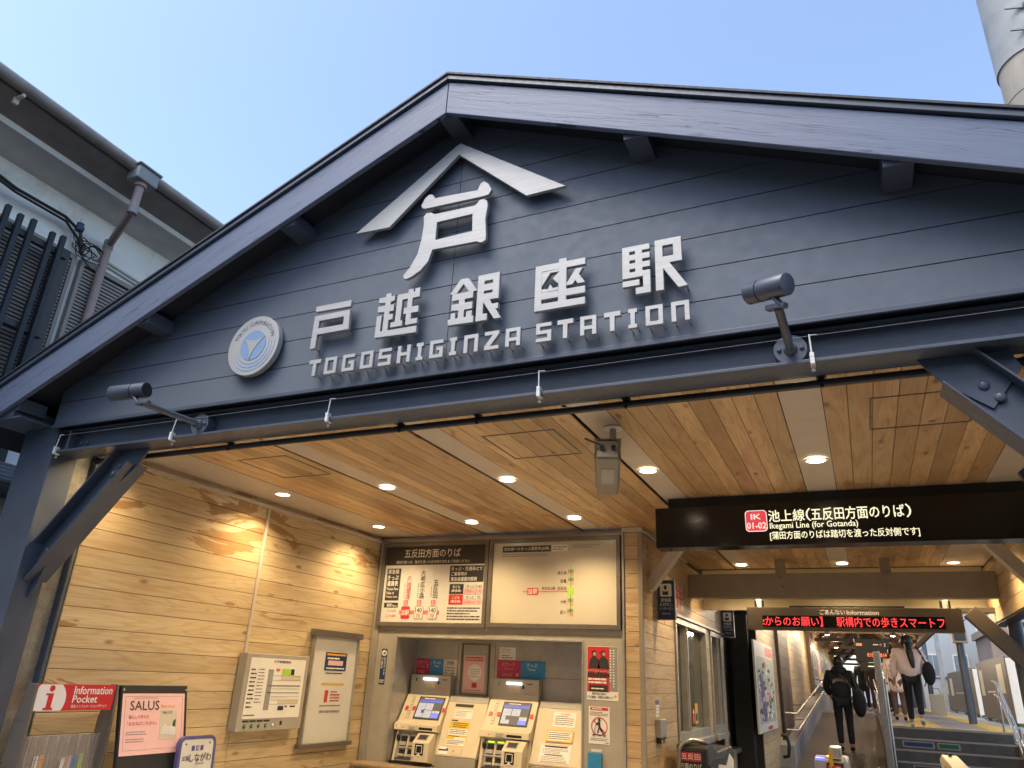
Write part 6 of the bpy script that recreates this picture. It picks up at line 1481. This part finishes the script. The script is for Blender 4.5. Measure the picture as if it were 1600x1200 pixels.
m = MB('eave_brown'); m.tube([(-5.90, -1.55, 5.985), (-5.90, 11.05, 5.985)], .055, 14); m.build('gutter', nbd, smooth=True)
m = MB('eave_grey')
for y in (2.55, 5.3): m.box(-6.0, -5.9, y, y + .025, 5.90, 5.93); m.box(-6.02, -5.99, y - .01, y + .035, 5.86, 5.93)
m.build('gutter_bracket', nbd)
hp = (-5.885, 3.74)
m = MB('pole_steel'); m.box(hp[0] - .075, hp[0] + .085, hp[1] - .11, hp[1] + .12, 5.84, 5.98); m.box(hp[0] - .095, hp[0] + .105, hp[1] - .13, hp[1] + .14, 5.981, 6.005); m.build('rain_hopper', nbd, bevel=.03, seg=2)
m = MB('pipe_pink'); m.tube([(hp[0], hp[1], 5.85), (hp[0], hp[1], 5.80)], .058, 16); m.tube([(hp[0], hp[1], 5.81), (hp[0] - .01, hp[1], 5.52)], .04, 16); m.tube([(hp[0] - .01, hp[1], 5.53), (XB + .10, 3.99, 5.44)], .038, 14); m.tube([(XB + .09, 3.99, 5.47), (XB + .09, 3.99, 3.2)], .041, 16); m.build('downpipe', nbd, smooth=True)
m = MB('pole_steel'); m.tube([(hp[0] - .01, hp[1], 5.57), (hp[0] - .01, hp[1], 5.50)], .046, 14); m.build('pipe_elbow', nbd, smooth=True); m = MB('pole_steel'); m.tube([(XB + .09, 3.99, 5.48), (XB + .09, 3.99, 5.39)], .047, 14); m.build('pipe_elbow', nbd, smooth=True)
# louvred shutters on the wall, timber slat screen before them
for y0, y1 in ((1.2, 2.45), (2.49, 3.74), (3.80, 4.40), (4.44, 5.6)):
    t_ = MB('louver_tan'); X = XB + .005
    t_.box(X, X + .06, y0, y0 + .035, 3.4, 5.17); t_.box(X, X + .06, y1 - .035, y1, 3.4, 5.17); t_.box(X, X + .06, y0 + .0351, y1 - .0351, 5.12, 5.17)
    o = t_.build('shutter', nbd)
    t_ = MB('louver_tan'); z = 3.42
    while z < 5.10: t_.add([(X + .01, y0 + .036, z), (X + .045, y0 + .036, z - .012), (X + .045, y1 - .036, z - .012), (X + .01, y1 - .036, z), (X + .01, y0 + .036, z + .012), (X + .045, y0 + .036, z + .012), (X + .045, y1 - .036, z + .012), (X + .01, y1 - .036, z + .012)], [(0, 3, 2, 1), (4, 5, 6, 7), (0, 1, 5, 4), (1, 2, 6, 5), (2, 3, 7, 6), (3, 0, 4, 7)]); z += .037
    t_.build('slats', o)
    t_ = MB('near_black'); t_.box(X - .002, X + .009, y0 + .036, y1 - .036, 3.4, 5.119); t_.build('backing', o)
sc_ = thing('slat_screen', (-6.35, 2.6, 3.2), 'black timber slat screen in front of the louvred shutters on the left', 'screen')
for i, y in enumerate((1.9, 2.13, 2.36, 2.57, 2.78, 2.945, 3.06, 3.175, 3.36, 3.46)):
    m = MB('black'); m.mats[0] = 'navy_dark'; m.box(-6.37, -6.325, y - .022, y + .022, 3.0, 5.155 + (.02 if i % 2 else 0)); m.build('slat', sc_, bevel=.003, seg=1)
for z in (5.02, 4.2, 3.5):
    m = MB('near_black'); m.box(-6.42, -6.371, 1.2, 3.56, z - .03, z + .03); m.build('rail', sc_)
m = MB('near_black'); m.box(-6.50, -6.40, 3.50, 3.60, 3.0, 5.10); m.build('post', sc_)
aw = MB('roof_tile')
for k in range(5): aw.box(XB + .001, XB + .62 - k * .1, 1.5, 4.05, 2.78 + k * .052, 2.825 + k * .052)
aw.build('tiled_ledge', nbd, bevel=.012)
cb = thing('cable_bundle', (XB + .05, 3.6, 5.5), 'twin black cables reaching a tangle of wires by the downpipe', 'cable')
m = MB('black'); m.tube([(-6.3, 1.2, 5.62), (-6.4, 2.2, 5.52), (-6.45, 3.0, 5.42), (-6.5, 3.5, 5.46), (-6.5, 3.68, 5.40), (-6.5, 3.72, 5.25)], .016, 8); m.tube([(-6.3, 1.2, 5.58), (-6.4, 2.2, 5.485), (-6.45, 3.0, 5.385), (-6.5, 3.52, 5.42), (-6.5, 3.70, 5.30)], .013, 8); m.build('cable', cb, smooth=True)
m = MB('black'); rnd = random.Random(12)
for k in range(9):
    c = Vector((-6.5, 3.72 + rnd.uniform(-.03, .22), 5.28 + rnd.uniform(-.10, .06))); r0, r1 = rnd.uniform(.05, .16), rnd.uniform(.05, .12); ph = rnd.uniform(0, 6)
    m.tube([c + Vector((rnd.uniform(-.01, .01), r0 * math.cos(ph + a * .45), r1 * math.sin(ph + a * .45))) for a in range(rnd.randint(8, 14))], .0055, 6)
for k in range(5): m.sphere((-6.5, 3.68 + .1 * rnd.random() + (.25 if k > 2 else 0), 5.2 + .12 * rnd.random()), .03, 8, 6, (1, .8, 1.5))
m.build('wire_tangle', cb)
m = MB('sign_navy'); m.tube([(-6.5, 3.66, 5.40), (-6.5, 3.66, 5.44), (-6.5, 3.66, 5.45), (-6.5, 3.66, 5.48)], [.04, .045, .03, .035], 12); m.m('white_paint'); m.tube([(-6.5, 3.66, 5.48), (-6.5, 3.66, 5.54)], [.016, .01], 10); m.build('insulator', cb)
m = MB('white_sheet'); m.tube([(XB + .02, 4.05, 5.30), (XB + .02, 5.2, 5.24)], .014, 8); m.tube([(XB + .02, 4.05, 5.26), (XB + .02, 5.2, 5.19)], .014, 8); m.build('conduit', cb)

# ================================================================== the other side of the street, behind the photographer
for x0, x1, h, mt, lab in ((-34, -6.5, 8.0, 'wall_far', 'pale building on the far side of the street, left of the crossing'), (-6, 3, 6.2, 'wall_far_brown', 'brown building on the far side of the street opposite the station'), (3.5, 24, 7.0, 'wall_far', 'low pale building on the far side of the street, to the right')):
    t = thing('street_building', ((x0 + x1) / 2, -7, 0), lab, 'building')
    m = MB(mt); m.box(x0, x1, -16, -7.5, 0, h); m.build('wall', t)
    G = Frame((x1, -7.5, 0), (-1, 0, 0), (0, 0, 1)); n = int((x1 - x0) / 3)
    for i in range(n):
        for j in range(3):
            m = MB('window_far'); G.box(m, .7 + i * 3, 2.2 + i * 3, 1.0 + j * 3, 2.4 + j * 3, .001, .03); m.build('window', t)
